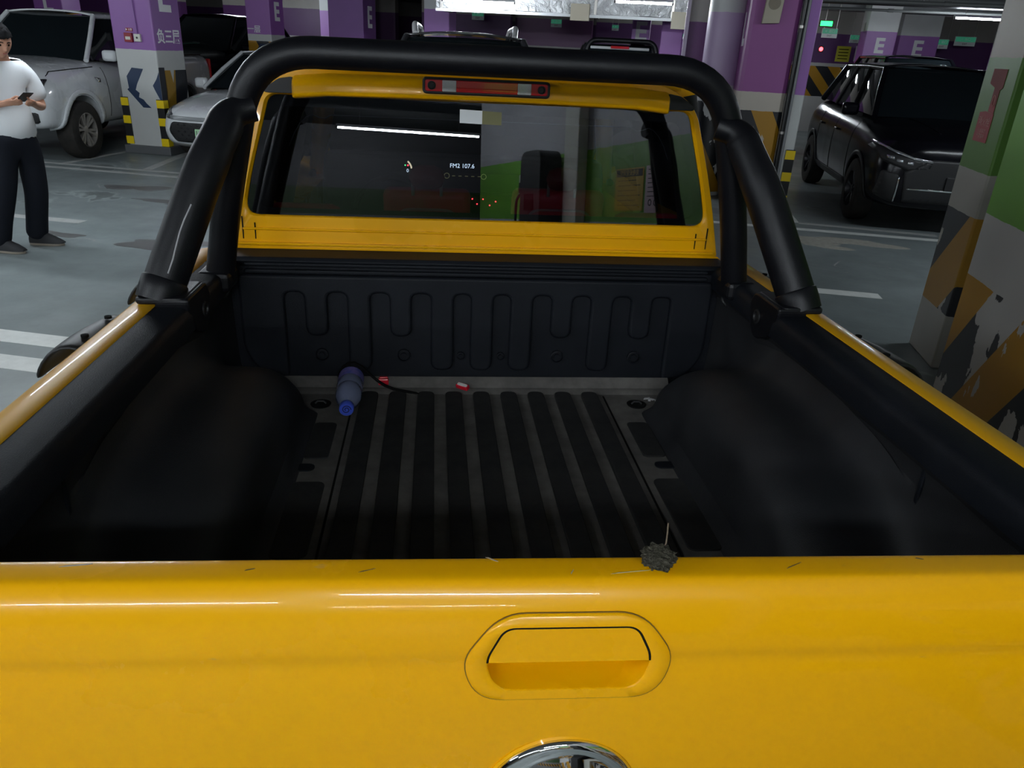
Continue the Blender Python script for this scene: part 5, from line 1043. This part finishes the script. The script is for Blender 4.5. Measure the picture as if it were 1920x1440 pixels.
def suv(name, label, loc, rz, paintm, rails=False, zs=1.0, detail=True, rimm=None, cat='SUV', chrome_rail=True):
    t = empty(name, loc, rz, label, cat); f = -2.37
    st = [(f, 0.36, 0.62, 0.68, 0.66, 0.62, 0.82, 0.52, 0.84), (f+0.06, 0.30, 0.80, 0.85, 0.74, 0.82, 0.93, 0.68, 0.95), (f+0.28, 0.27, 0.90, 0.935, 0.82, 0.92, 1.0, 0.78, 1.03), (f+0.75, 0.26, 0.93, 0.96, 0.90, 0.95, 1.06, 0.80, 1.10), (f+1.25, 0.26, 0.93, 0.965, 0.94, 0.955, 1.09, 0.82, 1.13),
          (f+2.2, 0.26, 0.93, 0.965, 0.95, 0.95, 1.10, 0.83, 1.12), (f+3.4, 0.26, 0.93, 0.965, 0.97, 0.955, 1.12, 0.82, 1.14), (f+4.2, 0.30, 0.92, 0.96, 0.98, 0.94, 1.15, 0.78, 1.17), (f+4.62, 0.36, 0.86, 0.90, 0.96, 0.88, 1.12, 0.72, 1.14), (f+4.74, 0.42, 0.76, 0.82, 0.90, 0.76, 1.04, 0.62, 1.06)]
    st = [(a, b*1.0, c, d, e*zs, g, h*zs, i, j*zs) for a, b, c, d, e, g, h, i, j in st]
    wy = (f+0.92, f+3.80); b, bvh = car_body(t, st, paintm, wy, 0.405)
    greenhouse(t, paintm, (0.79, f+1.22, 1.10*zs), (0.58, f+2.0, 1.60*zs), (0.60, f+3.95, 1.60*zs), (0.76, f+4.50, 1.14*zs), (0.34, 0.68), pr=0.034, roofb=0.055)
    for yw in wy:
        for s in (-1, 1):
            wheel(t, s*0.85, yw, 0.36, s, rimm or M_DALU, 0.23, 5)
            fl = [(yw + 0.41*cos(a), 0.348 + 0.41*sin(a)) for a in [radians(-5 + 10*k) for k in range(20)]]; fi = [(yw + 0.46*cos(a), 0.348 + 0.46*sin(a)) for a in [radians(185 - 10*k) for k in range(20)]]
            decal('arch_trim', bvh, fl + fi, M_PLAST, t, 'side+' if s > 0 else 'side-', 0.006, 2, 0.014)
    if detail:
        for s in (-1, 1):
            Q = (lambda p: p) if s > 0 else mirror_poly
            hl = decal('headlamp', bvh, Q([(0.40, 0.80), (0.70, 0.86), (0.90, 0.94), (0.925, 0.90), (0.86, 0.78), (0.66, 0.72), (0.42, 0.74)]), M_PLAST, t, 'front', 0.008, 4)
            decal('daylight_bar', bvh, Q(strip([(0.40, 0.815), (0.60, 0.84), (0.78, 0.895), (0.90, 0.955)], 0.022)), M_LAMPW, hl, 'front', 0.016, 3)
            for cx, cz in ((0.62, 0.79), (0.72, 0.805), (0.80, 0.83)): decal('projector', bvh, Q([(cx - 0.03, cz - 0.018), (cx + 0.03, cz - 0.012), (cx + 0.03, cz + 0.018), (cx - 0.03, cz + 0.012)]), M_LAMPW, hl, 'front', 0.014, 1)
            vt = decal('air_vent', bvh, Q(rpoly([(0.70, 0.66), (0.86, 0.70), (0.88, 0.42), (0.70, 0.36)], 0.04)), M_PLAST, t, 'front', 0.01, 3)
            decal('vent_trim', bvh, Q(strip([(0.70, 0.645), (0.70, 0.38)], 0.012)), M_CHROME, vt, 'front', 0.018, 3, 0.004)
        g = decal('grille', bvh, [(-0.40, 0.84), (0.40, 0.84), (0.66, 0.70), (0.62, 0.38), (-0.62, 0.38), (-0.66, 0.70)], M_PLAST, t, 'front', 0.008, 4)
        decal('grille_bar', bvh, [(-0.6, 0.53), (0.6, 0.53), (0.6, 0.515), (-0.6, 0.515)], M_CHROME, g, 'front', 0.016, 3, 0.004)
        npl = box('license_plate_holder', (0, f - 0.02, 0.60), (0.46, 0.014, 0.14), M_PLAST, t, bevel=0.003)
        for s in (-1, 1): decal('hood_crease', bvh, strip([(s*0.30, f+0.3), (s*0.42, f+1.1)], 0.02), paintm, t, 'top', 0.004, 3, 0.006)
    for s in (-1, 1):
        mirror(t, s, 0.86, f+1.62, 1.15*zs, paintm); sd = 'side+' if s > 0 else 'side-'
        for yy in (f+1.45, f+2.45, f+3.45): decal('door_gap', bvh, strip([(yy, 1.05*zs), (yy, 0.7), (yy + 0.02, 0.40)], 0.007), M_GROOVE, t, sd, 0.002, 3, 0.003)
        decal('sill_trim', bvh, strip([(f+1.35, 0.36), (f+3.35, 0.36)], 0.10), M_PLAST, t, sd, 0.006, 3)
        for yy in (f+2.3, f+3.3): decal('door_handle', bvh, [(yy - 0.09, 0.95), (yy + 0.09, 0.95), (yy + 0.09, 0.925), (yy - 0.09, 0.925)], paintm, t, sd, 0.02, 2, 0.02)
        if rails:
            zr = 1.60*zs
            tube('roof_rack_rail', bezpath([(s*0.50, f+2.15, zr + 0.03), (s*0.52, f+2.35, zr + 0.125), (s*0.53, f+3.6, zr + 0.115), (s*0.52, f+3.95, zr + 0.03)], 0.12), 0.030, mat('bright_rail_metal', (0.9, 0.9, 0.92), rough=0.3, metal=0.5) if chrome_rail else M_PLAST, t, 12)
    return t
pickup('pickup_truck', 'white double cab pickup parked behind the column with the arrow', (-5.70, 13.57, 0), radians(-8), M_WHITE, rimm=mat('brushed_rim', (0.30, 0.28, 0.26), rough=0.4, metal=0.6))
sedan('sedan', 'silver white sedan with green plate beside the column with the arrow', (-2.62, 13.51, 0), GROT, M_WHITE)
suv('suv', 'shiny black SUV parked nose out right of the lilac pier', (6.20, 10.05, 0), GROT, M_BLACKP, zs=1.07)
suv('suv', 'dark SUV with chrome roof rails ahead of the yellow truck', (0.15, 8.6, 0), radians(-2), M_GREYP, rails=True, zs=1.115, detail=False)
pickup('pickup_truck', 'dark pickup with roll bar and red brake lamp seen from behind', (3.55, 16.6, 0), radians(180 - 8), M_GREYP, rollbar=True, lights=False)
suv('van', 'tall black van behind the white pickup bed', tuple(G(-9.6, 16.6)), GROT, M_BLACKP, zs=1.25, detail=False, cat='van')
suv('suv', 'black SUV roof showing behind the shiny black SUV', (9.15, 15.2, 0), GROT, M_BLACKP, zs=1.17, detail=False)
sedan('sedan', 'white sedan far left behind the white pickup', tuple(G(-16.5, 15.2)), GROT, M_WHITE, detail=False)
# ================================================================== things on the green wall (seen mirrored in the rear window)
WU = 1.28
def wall_thing(name, v, z, label, cat): 
    t = empty(name, G(WU - 0.001, v, z), GROT, label, cat); return t     # local -x points away from the wall
def wf(d=0.0): return lambda a, b, dd: Vector((-d - dd, a, b))
M_PYEL = mat('yellow_poster_paper', (0.55, 0.36, 0.03), rough=0.5); M_PPNK = mat('pink_poster_paper', (0.55, 0.42, 0.48), rough=0.5); M_INK = mat('dark_print', (0.03, 0.025, 0.03), rough=0.6)
t = wall_thing('wall_poster', 0.05, 1.435, 'yellow notice poster with black title on the green side wall', 'poster')
prism('sheet', [(-0.20, -0.15), (0.20, -0.15), (0.20, 0.15), (-0.20, 0.15)], 0.003, wf(), M_PYEL, t); prism('title_band', [(-0.185, 0.09), (0.185, 0.09), (0.185, 0.14), (-0.185, 0.14)], 0.001, wf(0.003), M_INK, t)
text('title', '充电安全须知', 0.045, M_PYEL, t, face_mat((-0.0045, 0, 0.115), (-1, 0, 0)), 0.0004)
for k in range(6): prism('printed_line', [(-0.16, 0.06 - 0.035*k), (0.10 + 0.06*(k % 2), 0.06 - 0.035*k), (0.10 + 0.06*(k % 2), 0.066 - 0.035*k), (-0.16, 0.066 - 0.035*k)], 0.001, wf(0.003), M_INK, t)
t = wall_thing('wall_poster', 0.42, 1.43, 'pale pink rules poster beside the yellow notice on the side wall', 'poster')
prism('sheet', [(-0.14, -0.16), (0.14, -0.16), (0.14, 0.16), (-0.14, 0.16)], 0.003, wf(), M_PPNK, t)
for k in range(3): lathe('round_symbol', [(0.024, 0), (0.024, -0.001), (0.015, -0.001), (0.015, 0)], M_INK, t, 16, 'X', (-0.0035, -0.07 + 0.07*k, -0.09), cap=False)
for k in range(7): prism('printed_line', [(-0.11, 0.13 - 0.03*k), (0.11, 0.13 - 0.03*k), (0.11, 0.136 - 0.03*k), (-0.11, 0.136 - 0.03*k)], 0.001, wf(0.003), M_INK, t)
t = wall_thing('wall_charger', -1.73, 1.515, 'white wall charger box with red light on the green side wall', 'charger')
prism('case', rrect(-0.14, -0.10, 0.14, 0.10, 0.02), 0.10, wf(), M_IVORY, t, bevel=0.01); lathe('indicator', [(0.02, 0), (0, -0.01)], M_LEDR, t, 12, 'X', (-0.101, -0.04, 0.06)); tube('charging_cable', bezpath([(-0.10, 0.05, -0.05), (-0.2, 0.06, -0.12), (-0.2, 0.04, -0.5), (-0.12, 0.0, -0.7), (-0.1, -0.05, -0.2)], 0.1), 0.013, M_PLAST, t, 8); box('charging_gun', (-0.13, 0.05, -0.03), (0.08, 0.06, 0.10), M_PLAST, t, bevel=0.015)
t = wall_thing('wall_conduit', -0.77, 0.0, 'white boxed conduit running up the green side wall', 'conduit')
box('trunking', (-0.045, 0, 1.5), (0.09, 0.26, 3.0), M_IVORY, t, bevel=0.01)
t = empty('charging_post', G(WU - 0.16, -1.22), GROT, 'black charging post standing against the green side wall', 'charging post')
prism('post_body', rpoly([(-0.22, 0), (0.22, 0), (0.22, 1.78), (-0.22, 1.78)], [0.01, 0.01, 0.12, 0.12], 6), 0.20, FX(-0.10), M_PLAST, t, bevel=0.01); box('screen', (-0.105, 0, 1.35), (0.01, 0.2, 0.14), M_DGLASS, t); box('post_foot', (0, 0, 0.02), (0.28, 0.5, 0.04), M_PLAST, t)

# ================================================================== loose things in the bed and on the tailgate (truck coordinates through T)
zf = FZ0 + 0.013
M_CLEAR = clear_plastic()
t = empty('water_bottle', M=T @ Matrix.Translation((-0.443, 2.405, zf + 0.044)) @ Matrix.Rotation(radians(2), 4, 'Z') @ Matrix.Rotation(radians(90 + 1.0), 4, 'X') @ Matrix.Diagonal((1.3, 1.3, 1.12, 1)), label='clear plastic water bottle with blue cap lying in the truck bed', cat='bottle')
R_ = 0.0325
lathe('bottle_body', [(0.006, 0.004), (R_*0.8, 0.0), (R_, 0.010), (R_, 0.045), (R_*0.97, 0.048), (R_, 0.051), (R_, 0.105), (R_*0.96, 0.109), (R_, 0.113), (R_, 0.135), (R_*0.92, 0.160), (R_*0.62, 0.185), (0.0135, 0.200), (0.0125, 0.212)], M_CLEAR, t, 28, cap=False)
m = mat('printed_bottle_label', (0.05, 0.09, 0.42), rough=0.3, noise_amt=1, noise_scale=70, col2=(0.35, 0.25, 0.55)); lathe('bottle_label', [(R_*1.012, 0.012), (R_*1.012, 0.062)], m, t, 28, cap=False)
M_BCAP = mat('blue_bottle_cap', (0.055, 0.10, 0.55), rough=0.35)
cp = lathe('bottle_cap', [(0.0165, 0.205), (0.0175, 0.207), (0.0175, 0.226), (0.016, 0.2285), (0, 0.2285)], M_BCAP, t, 24)
bm = bmesh.new(); add_tube(bm, [(0.011*(1 - k/30*0.8)*cos(k*0.36), 0.011*(1 - k/30*0.8)*sin(k*0.36), 0.2288) for k in range(30)], 0.0012, 6); obj('cap_swirl', bm, mat('navy_print', (0.004, 0.006, 0.06), 0.5), cp)
# black strap: starts behind the bottle
P0 = [(-0.495, 2.421, zf + 0.03), (-0.478, 2.423, zf + 0.075), (-0.435, 2.425, zf + 0.100), (-0.385, 2.418, zf + 0.05), (-0.33, 2.385, zf + 0.012), (-0.27, 2.362, zf + 0.010), (-0.205, 2.338, zf + 0.009)]
rows = []
for i, p in enumerate(P0):
    p = Vector(p); d = (Vector(P0[min(i+1, 6)]) - Vector(P0[max(i-1, 0)])).normalized(); n = Vector((0, 0, 1)).cross(d).normalized()*0.007; w = Vector((0, 0, 0.005))
    rows.append([T @ (p + n + w), T @ (p - n + w), T @ (p - n - w), T @ (p + n - w)])
o = loft('strap', rows, M_GROOVE, None, closed=True, cap=True, subsurf=1); tag(o, 'black rubber strap lying behind the water bottle in the truck bed', 'strap')
M_REDT = mat('red_plastic_piece', (0.62, 0.012, 0.03), rough=0.35)
t = empty('red_block', M=T @ Matrix.Translation((-0.337, 2.425, zf + 0.018)) @ Matrix.Rotation(radians(4), 4, 'Z'), label='small red plastic block next to the black strap', cat='block')
box('block_body', (0, 0, 0), (0.036, 0.02, 0.024), M_REDT, t, bevel=0.004); box('block_lip', (0, 0.006, 0.012), (0.028, 0.012, 0.006), M_REDT, t, bevel=0.002)
t = empty('plastic_fragment', M=T @ Matrix.Translation((-0.063, 2.392, zf + 0.014)) @ Matrix.Rotation(radians(-38), 4, 'Z') @ Matrix.Rotation(radians(18), 4, 'X'), label='red plastic fragment with white rim lying on the bed ribs', cat='fragment')
prism('cap_shell', rrect(-0.024, -0.010, 0.024, 0.010, 0.004), 0.014, FZ(-0.007), M_REDT, t, bevel=0.002); prism('cap_rim', rrect(-0.020, -0.006, 0.020, 0.006, 0.003), 0.002, FZ(0.0068), mat('chalk_white', (0.7, 0.68, 0.66), 0.7), t)
# paint chips by the right tie-down
for k, (x, y, sx, sy, a) in enumerate(((0.585, 2.352, 0.016, 0.004, 20), (0.60, 2.345, 0.012, 0.005, -30), (0.618, 2.338, 0.014, 0.004, 40), (0.59, 2.335, 0.006, 0.004, 0))):
    o = prism('paint_chip', rpoly([(-sx, -sy), (sx*0.6, -sy*1.3), (sx, sy), (-sx*0.4, sy*1.4)], 0.001, 2), 0.002, FZ(0), mat('pale_paint_chip', (0.5, 0.5, 0.5), 0.8)); o.matrix_world = T @ Matrix.Translation((x, y, FZ0 + 0.0005)) @ Matrix.Rotation(radians(a), 4, 'Z'); tag(o, 'pale paint chip near the right tie-down cup in the bed', 'chip', 'paint chips in the truck bed')
# dried seed head on the tailgate edge
t = empty('dried_clump', M=T @ Matrix.Translation((0.139, 0.812, RZ + 0.0015)), label='dried brown seed head with short stem on the tailgate edge', cat='clump')
bm = bmesh.new(); bmesh.ops.create_icosphere(bm, subdivisions=4, radius=0.0195)
for v in bm.verts:
    n = v.co.normalized(); r = 1 + 0.30*noise.noise(n*4.1) + 0.22*noise.noise(n*11.0); v.co = Vector((n.x*0.0215*r*1.05, n.y*0.0205*r*1.1, n.z*0.0125*r + 0.0125))
obj('clump_body', bm, mat('dried_plant', (0.035, 0.032, 0.022), 0.9, spec=0.1, noise_amt=1, noise_scale=180, col2=(0.12, 0.11, 0.085), bump=1.0, bump_scale=500), t, smooth=False)
tube('stem', bezpath([(0.008, 0.010, 0.016), (0.014, 0.018, 0.022), (0.016, 0.026, 0.040), (0.0165, 0.030, 0.050)], 0.006), [0.0011]*24, mat('dry_stem', (0.16, 0.12, 0.08), 0.8), t, 6) if False else tube('stem', [(0.008, 0.010, 0.016), (0.014, 0.018, 0.022), (0.016, 0.024, 0.036), (0.0165, 0.028, 0.048)], 0.0011, mat('dry_stem', (0.16, 0.12, 0.08), 0.8), t, 6)
random.seed(5)
for k in range(14):
    a = random.random()*6.28; r = 0.016 + 0.006*random.random()
    box('crumb', (r*1.05*cos(a), r*1.05*sin(a), 0.005 + 0.008*random.random()), (0.0028, 0.002, 0.003), mat('dried_plant', (0.035, 0.032, 0.022)), t, bevel=0)

# ================================================================== PERSON looking at a phone
def skin_mesh(name, nodes, edges, root, m, parent, sub=2):
    me = bpy.data.meshes.new(name); names = list(nodes); idx = {n: i for i, n in enumerate(names)}
    me.from_pydata([nodes[n][0] for n in names], [(idx[a], idx[b]) for a, b in edges], []); me.materials.append(m)
    o = bpy.data.objects.new(name, me); link(o)
    o.modifiers.new('skin', 'SKIN'); me.update()
    if not me.skin_vertices: 
        bpy.context.view_layer.objects.active = o; bpy.ops.mesh.customdata_skin_add()
    for n in names:
        r = nodes[n][1]; me.skin_vertices[0].data[idx[n]].radius = r if isinstance(r, tuple) else (r, r)
        me.skin_vertices[0].data[idx[n]].use_root = (n == root)
    s = o.modifiers.new('sub', 'SUBSURF'); s.levels = sub; s.render_levels = sub
    bpy.context.view_layer.update()
    me2 = bpy.data.meshes.new_from_object(o.evaluated_get(bpy.context.evaluated_depsgraph_get())); o.modifiers.clear(); o.data = me2
    for f in me2.polygons: f.use_smooth = True
    o.parent = parent; return o
M_SKIN = mat('skin', (0.52, 0.27, 0.18), rough=0.5, spec=0.35); M_HAIR = mat('black_hair', (0.005, 0.005, 0.006), rough=0.85, spec=0.15, bump=1.0, bump_scale=160)
M_TEE = mat('white_cotton', (0.74, 0.77, 0.80), rough=0.85, spec=0.1, bump=0.3, bump_scale=25); M_TRS = mat('dark_trousers', (0.010, 0.012, 0.018), rough=0.85, spec=0.15, bump=0.4, bump_scale=20); M_SHOE = mat('black_canvas_shoe', (0.016, 0.017, 0.020), rough=0.7); M_SOLE = mat('worn_sole', (0.30, 0.26, 0.21), rough=0.7)
PE = empty('person', (-3.50, 6.60, 0), radians(-42), 'person in white shirt and dark trousers looking down at a phone', 'person')
N = {'pel': ((0, 0, 0.92), 0.09), 'wai': ((0, 0, 1.08), 0.085), 'che': ((0.0, 0, 1.28), 0.09), 'uch': ((0.005, 0, 1.39), 0.075), 'nek': ((0.045, 0, 1.475), 0.060), 'hd0': ((0.085, 0, 1.56), 0.056),
     'rsh': ((-0.005, -0.165, 1.395), 0.055), 'rel': ((0.0, -0.235, 1.13), 0.042), 'rwr': ((0.20, -0.115, 1.165), 0.027), 'rpa': ((0.265, -0.075, 1.180), (0.020, 0.036)),
     'lsh': ((-0.005, 0.165, 1.395), 0.055), 'lel': ((0.05, 0.235, 1.12), 0.042), 'lwr': ((0.235, 0.105, 1.160), 0.027), 'lpa': ((0.295, 0.060, 1.175), (0.020, 0.036)),
     'rhi': ((0, -0.09, 0.87), 0.095), 'rkn': ((0.01, -0.165, 0.48), 0.062), 'ran': ((-0.07, -0.255, 0.09), 0.042), 'rto': ((0.04, -0.17, 0.035), 0.030), 'lhi': ((0, 0.09, 0.87), 0.095), 'lkn': ((0.0, 0.085, 0.48), 0.062), 'lan': ((-0.12, 0.06, 0.09), 0.042), 'lto': ((-0.01, 0.15, 0.035), 0.030)}
E_ = [('pel','wai'),('wai','che'),('che','uch'),('uch','nek'),('nek','hd0'),('uch','rsh'),('rsh','rel'),('rel','rwr'),('rwr','rpa'),('uch','lsh'),('lsh','lel'),('lel','lwr'),('lwr','lpa'),('pel','rhi'),('rhi','rkn'),('rkn','ran'),('ran','rto'),('pel','lhi'),('lhi','lkn'),('lkn','lan'),('lan','lto')]
PHC = Vector((0.345, -0.005, 1.215))
for side, sy, pa in (('r', -1, Vector((0.265, -0.075, 1.180))), ('l', 1, Vector((0.295, 0.060, 1.175)))):
    for k in range(4):
        off = 0.026 - 0.017*k; ln = (0.036, 0.042, 0.039, 0.031)[k]
        d = Vector((0.75, -sy*0.35, 0.05)).normalized(); b0 = pa + Vector((0.018, -sy*0.01 , off*0.55)) + Vector((0.0, sy*off*0.8, 0))
        p1 = b0 + d*ln; p2 = p1 + (d + Vector((-0.35, -sy*0.8, 0.55))).normalized()*ln*0.62; p3 = p2 + (Vector((-0.6, -sy*0.6, 0.5))).normalized()*ln*0.42
        for q, (p, r) in enumerate(((b0, 0.0095), (p1, 0.0085), (p2, 0.0078), (p3, 0.0068))): N['%sf%d%d' % (side, k, q)] = (tuple(p), r)
        E_ += [(side + 'pa', '%sf%d0' % (side, k))] + [('%sf%d%d' % (side, k, q), '%sf%d%d' % (side, k, q+1)) for q in range(3)]
    th0 = pa + Vector((0.0, -sy*0.012, 0.022)); th1 = th0 + Vector((0.035, -sy*0.022, 0.022)); th2 = th1 + Vector((0.026, -sy*0.012, 0.0))
    for q, (p, r) in enumerate(((th0, 0.012), (th1, 0.0095), (th2, 0.008))): N['%st%d' % (side, q)] = (tuple(p), r)
    E_ += [(side + 'pa', side + 't0'), (side + 't0', side + 't1'), (side + 't1', side + 't2')]
HM = Matrix.Translation((0.105, 0, 1.60)) @ Matrix.Rotation(radians(24), 4, 'Y')
def head_point(n, k=1.0):
    x, y, z = n.x*0.098, n.y*0.076, n.z*0.118
    if n.z < 0: y *= 1 - 0.38*(-n.z)**1.3; x *= 1 - (0.30*(-n.z) if n.x < 0 else 0.05)
    if n.x > 0:
        x *= 1 - 0.10*max(0, n.z)
        g = lambda cy, cz, sy, sz: math.exp(-((n.y-cy)/sy)**2 - ((n.z-cz)/sz)**2)
        x += 0.026*g(0, -0.16, 0.11, 0.15) + 0.008*g(0, 0.08, 0.09, 0.2) - 0.010*(g(0.36, 0.08, 0.15, 0.11) + g(-0.36, 0.08, 0.15, 0.11)) + 0.006*(g(0.34, 0.26, 0.25, 0.08) + g(-0.34, 0.26, 0.25, 0.08)) + 0.008*g(0, -0.46, 0.22, 0.07) + 0.010*g(0, -0.80, 0.25, 0.14)
    return HM @ (Vector((x, y, z))*k)
BODY = skin_mesh('body', N, E_, 'pel', M_SKIN, PE, 2)
bm = bmesh.new(); bm.from_mesh(BODY.data); b2 = bmesh.new(); bmesh.ops.create_icosphere(b2, subdivisions=5, radius=1.0)
for v in b2.verts: v.co = head_point(v.co.normalized())
mh = bpy.data.meshes.new('h'); b2.to_mesh(mh); b2.free(); bm.from_mesh(mh)
for s in (-1, 1):
    e = bmesh.ops.create_icosphere(bm, subdivisions=2, radius=1.0)['verts']
    for v in e: v.co = HM @ Vector((-0.006 + v.co.x*0.017, s*0.078 + v.co.y*0.009, -0.012 + v.co.z*0.030))
bm.to_mesh(BODY.data); bm.free(); BODY.data.materials.clear(); BODY.data.materials.append(M_SKIN)
rm_ = BODY.modifiers.new('remesh', 'REMESH'); rm_.mode = 'VOXEL'; rm_.voxel_size = 0.005; sm_ = BODY.modifiers.new('smooth', 'SMOOTH'); sm_.factor = 0.5; sm_.iterations = 3
apply_mods(BODY, PE)
# shirt
S = {'hem': ((0.01, 0, 0.83), (0.205, 0.165)), 'wai': ((0.0, 0, 1.02), (0.180, 0.145)), 'che': ((0.01, 0, 1.26), (0.180, 0.145)), 'uch': ((0.005, 0, 1.375), (0.150, 0.125)), 'col': ((0.04, 0, 1.455), (0.088, 0.085)), 'rsh': ((0.0, -0.170, 1.380), 0.098), 'rsl': ((0.0, -0.232, 1.15), 0.088), 'lsh': ((0.0, 0.170, 1.380), 0.098), 'lsl': ((0.03, 0.232, 1.15), 0.088)}
skin_mesh('shirt', S, [('hem','wai'),('wai','che'),('che','uch'),('uch','col'),('uch','rsh'),('rsh','rsl'),('uch','lsh'),('lsh','lsl')], 'hem', M_TEE, PE, 2)
S = {'top': ((0, 0, 1.0), (0.170, 0.135)), 'pel': ((0, 0, 0.90), (0.175, 0.138)), 'rhi': ((0.0, -0.085, 0.80), 0.112), 'rkn': ((0.01, -0.165, 0.47), 0.094), 'rca': ((-0.035, -0.215, 0.25), 0.088), 'rhe': ((-0.07, -0.255, 0.045), 0.090), 'lhi': ((0.0, 0.085, 0.80), 0.112), 'lkn': ((0.0, 0.085, 0.47), 0.094), 'lca': ((-0.07, 0.075, 0.25), 0.088), 'lhe': ((-0.12, 0.06, 0.045), 0.090)}
skin_mesh('trousers', S, [('top','pel'),('pel','rhi'),('rhi','rkn'),('rkn','rca'),('rca','rhe'),('pel','lhi'),('lhi','lkn'),('lkn','lca'),('lca','lhe')], 'top', M_TRS, PE, 2)
def shoe(x, y, rz):
    MM = Matrix.Translation((x, y, 0)) @ Matrix.Rotation(rz, 4, 'Z'); rows = []
    for (a, w, h) in ((-0.085, 0.030, 0.08), (-0.07, 0.042, 0.115), (0.0, 0.046, 0.125), (0.06, 0.049, 0.105), (0.12, 0.052, 0.078), (0.17, 0.044, 0.048), (0.195, 0.026, 0.036)):
        rows.append([(a, w*c, 0.022 + (h-0.022)*max(0, s_)**0.7) for c, s_ in [(cos(q*pi/8), sin(q*pi/8)) for q in range(9)]])
    up = loft('shoe', rows, M_SHOE, PE, cap=True, M=MM)
    sole = rpoly([(-0.09, -0.035), (0.06, -0.048), (0.15, -0.048), (0.205, 0.0), (0.15, 0.048), (0.06, 0.048), (-0.09, 0.035)], 0.03, 4); prism('sole', sole, 0.024, FZ(0.001), M_SOLE, up, bevel=0.004)
    for k in range(4): tube('lace', [(0.03 + 0.022*k, -0.022, 0.100 - 0.010*k), (0.03 + 0.022*k, 0.022, 0.100 - 0.010*k)], 0.003, M_SHOE, up, 6)
shoe(-0.05, -0.24, radians(30)); shoe(-0.095, 0.075, radians(38))
# hair, eyes, brows, lips
bm = bmesh.new(); bmesh.ops.create_icosphere(bm, subdivisions=5, radius=1.0); kill = []
for v in bm.verts:
    n = v.co.normalized(); lim = 0.42 + 0.06*noise.noise(n*5.0)
    if (n.x > 0.12 and n.z < lim) or n.z < -0.48 or (abs(n.y) > 0.75 and n.x > -0.2 and n.z < 0.05): kill.append(v)
    v.co = head_point(n, 1.07 + 0.10*abs(noise.noise(n*3.3)) + 0.07*noise.noise(n*9.0) + (0.05 if n.z > 0.3 else 0))
bmesh.ops.delete(bm, geom=kill, context='VERTS'); hr = obj('hair', bm, M_HAIR, PE, smooth=True); sl = hr.modifiers.new('solid', 'SOLIDIFY'); sl.thickness = 0.014; sl.offset = -1
for s in (-1, 1):
    e = head_point(Vector((0.92, s*0.36, 0.08)).normalized()); lathe('eye', [(0, 0.007), (0.008, 0.004), (0.010, 0.0), (0.008, -0.004), (0, -0.007)], M_GROOVE, PE, 12, 'X', tuple(e))
    tube('eyebrow', [head_point(Vector((0.9, s*a, c)).normalized(), 1.02) for a, c in ((0.16, 0.24), (0.36, 0.29), (0.54, 0.24))], 0.0035, M_HAIR, PE, 6)
tube('lips', [head_point(Vector((0.8, a, -0.42)).normalized(), 1.012) for a in (-0.17, -0.08, 0, 0.08, 0.17)], 0.0042, mat('lips', (0.42, 0.14, 0.12), 0.5), PE, 6)
ph = empty('phone', label='dark smartphone held in both hands by the person', cat='phone', M=PE.matrix_basis @ Matrix.Translation((0.338, 0.0, 1.222)) @ Matrix.Rotation(radians(-28), 4, 'Y') @ Matrix.Rotation(radians(8), 4, 'Z'))
box('phone_body', (0, 0, 0), (0.150, 0.074, 0.009), M_PLAST, ph, bevel=0.004); box('screen', (0, 0, 0.0052), (0.140, 0.066, 0.001), mat('phone_screen_glow', (0.55, 0.6, 0.75), emit=0.6), ph, bevel=0)
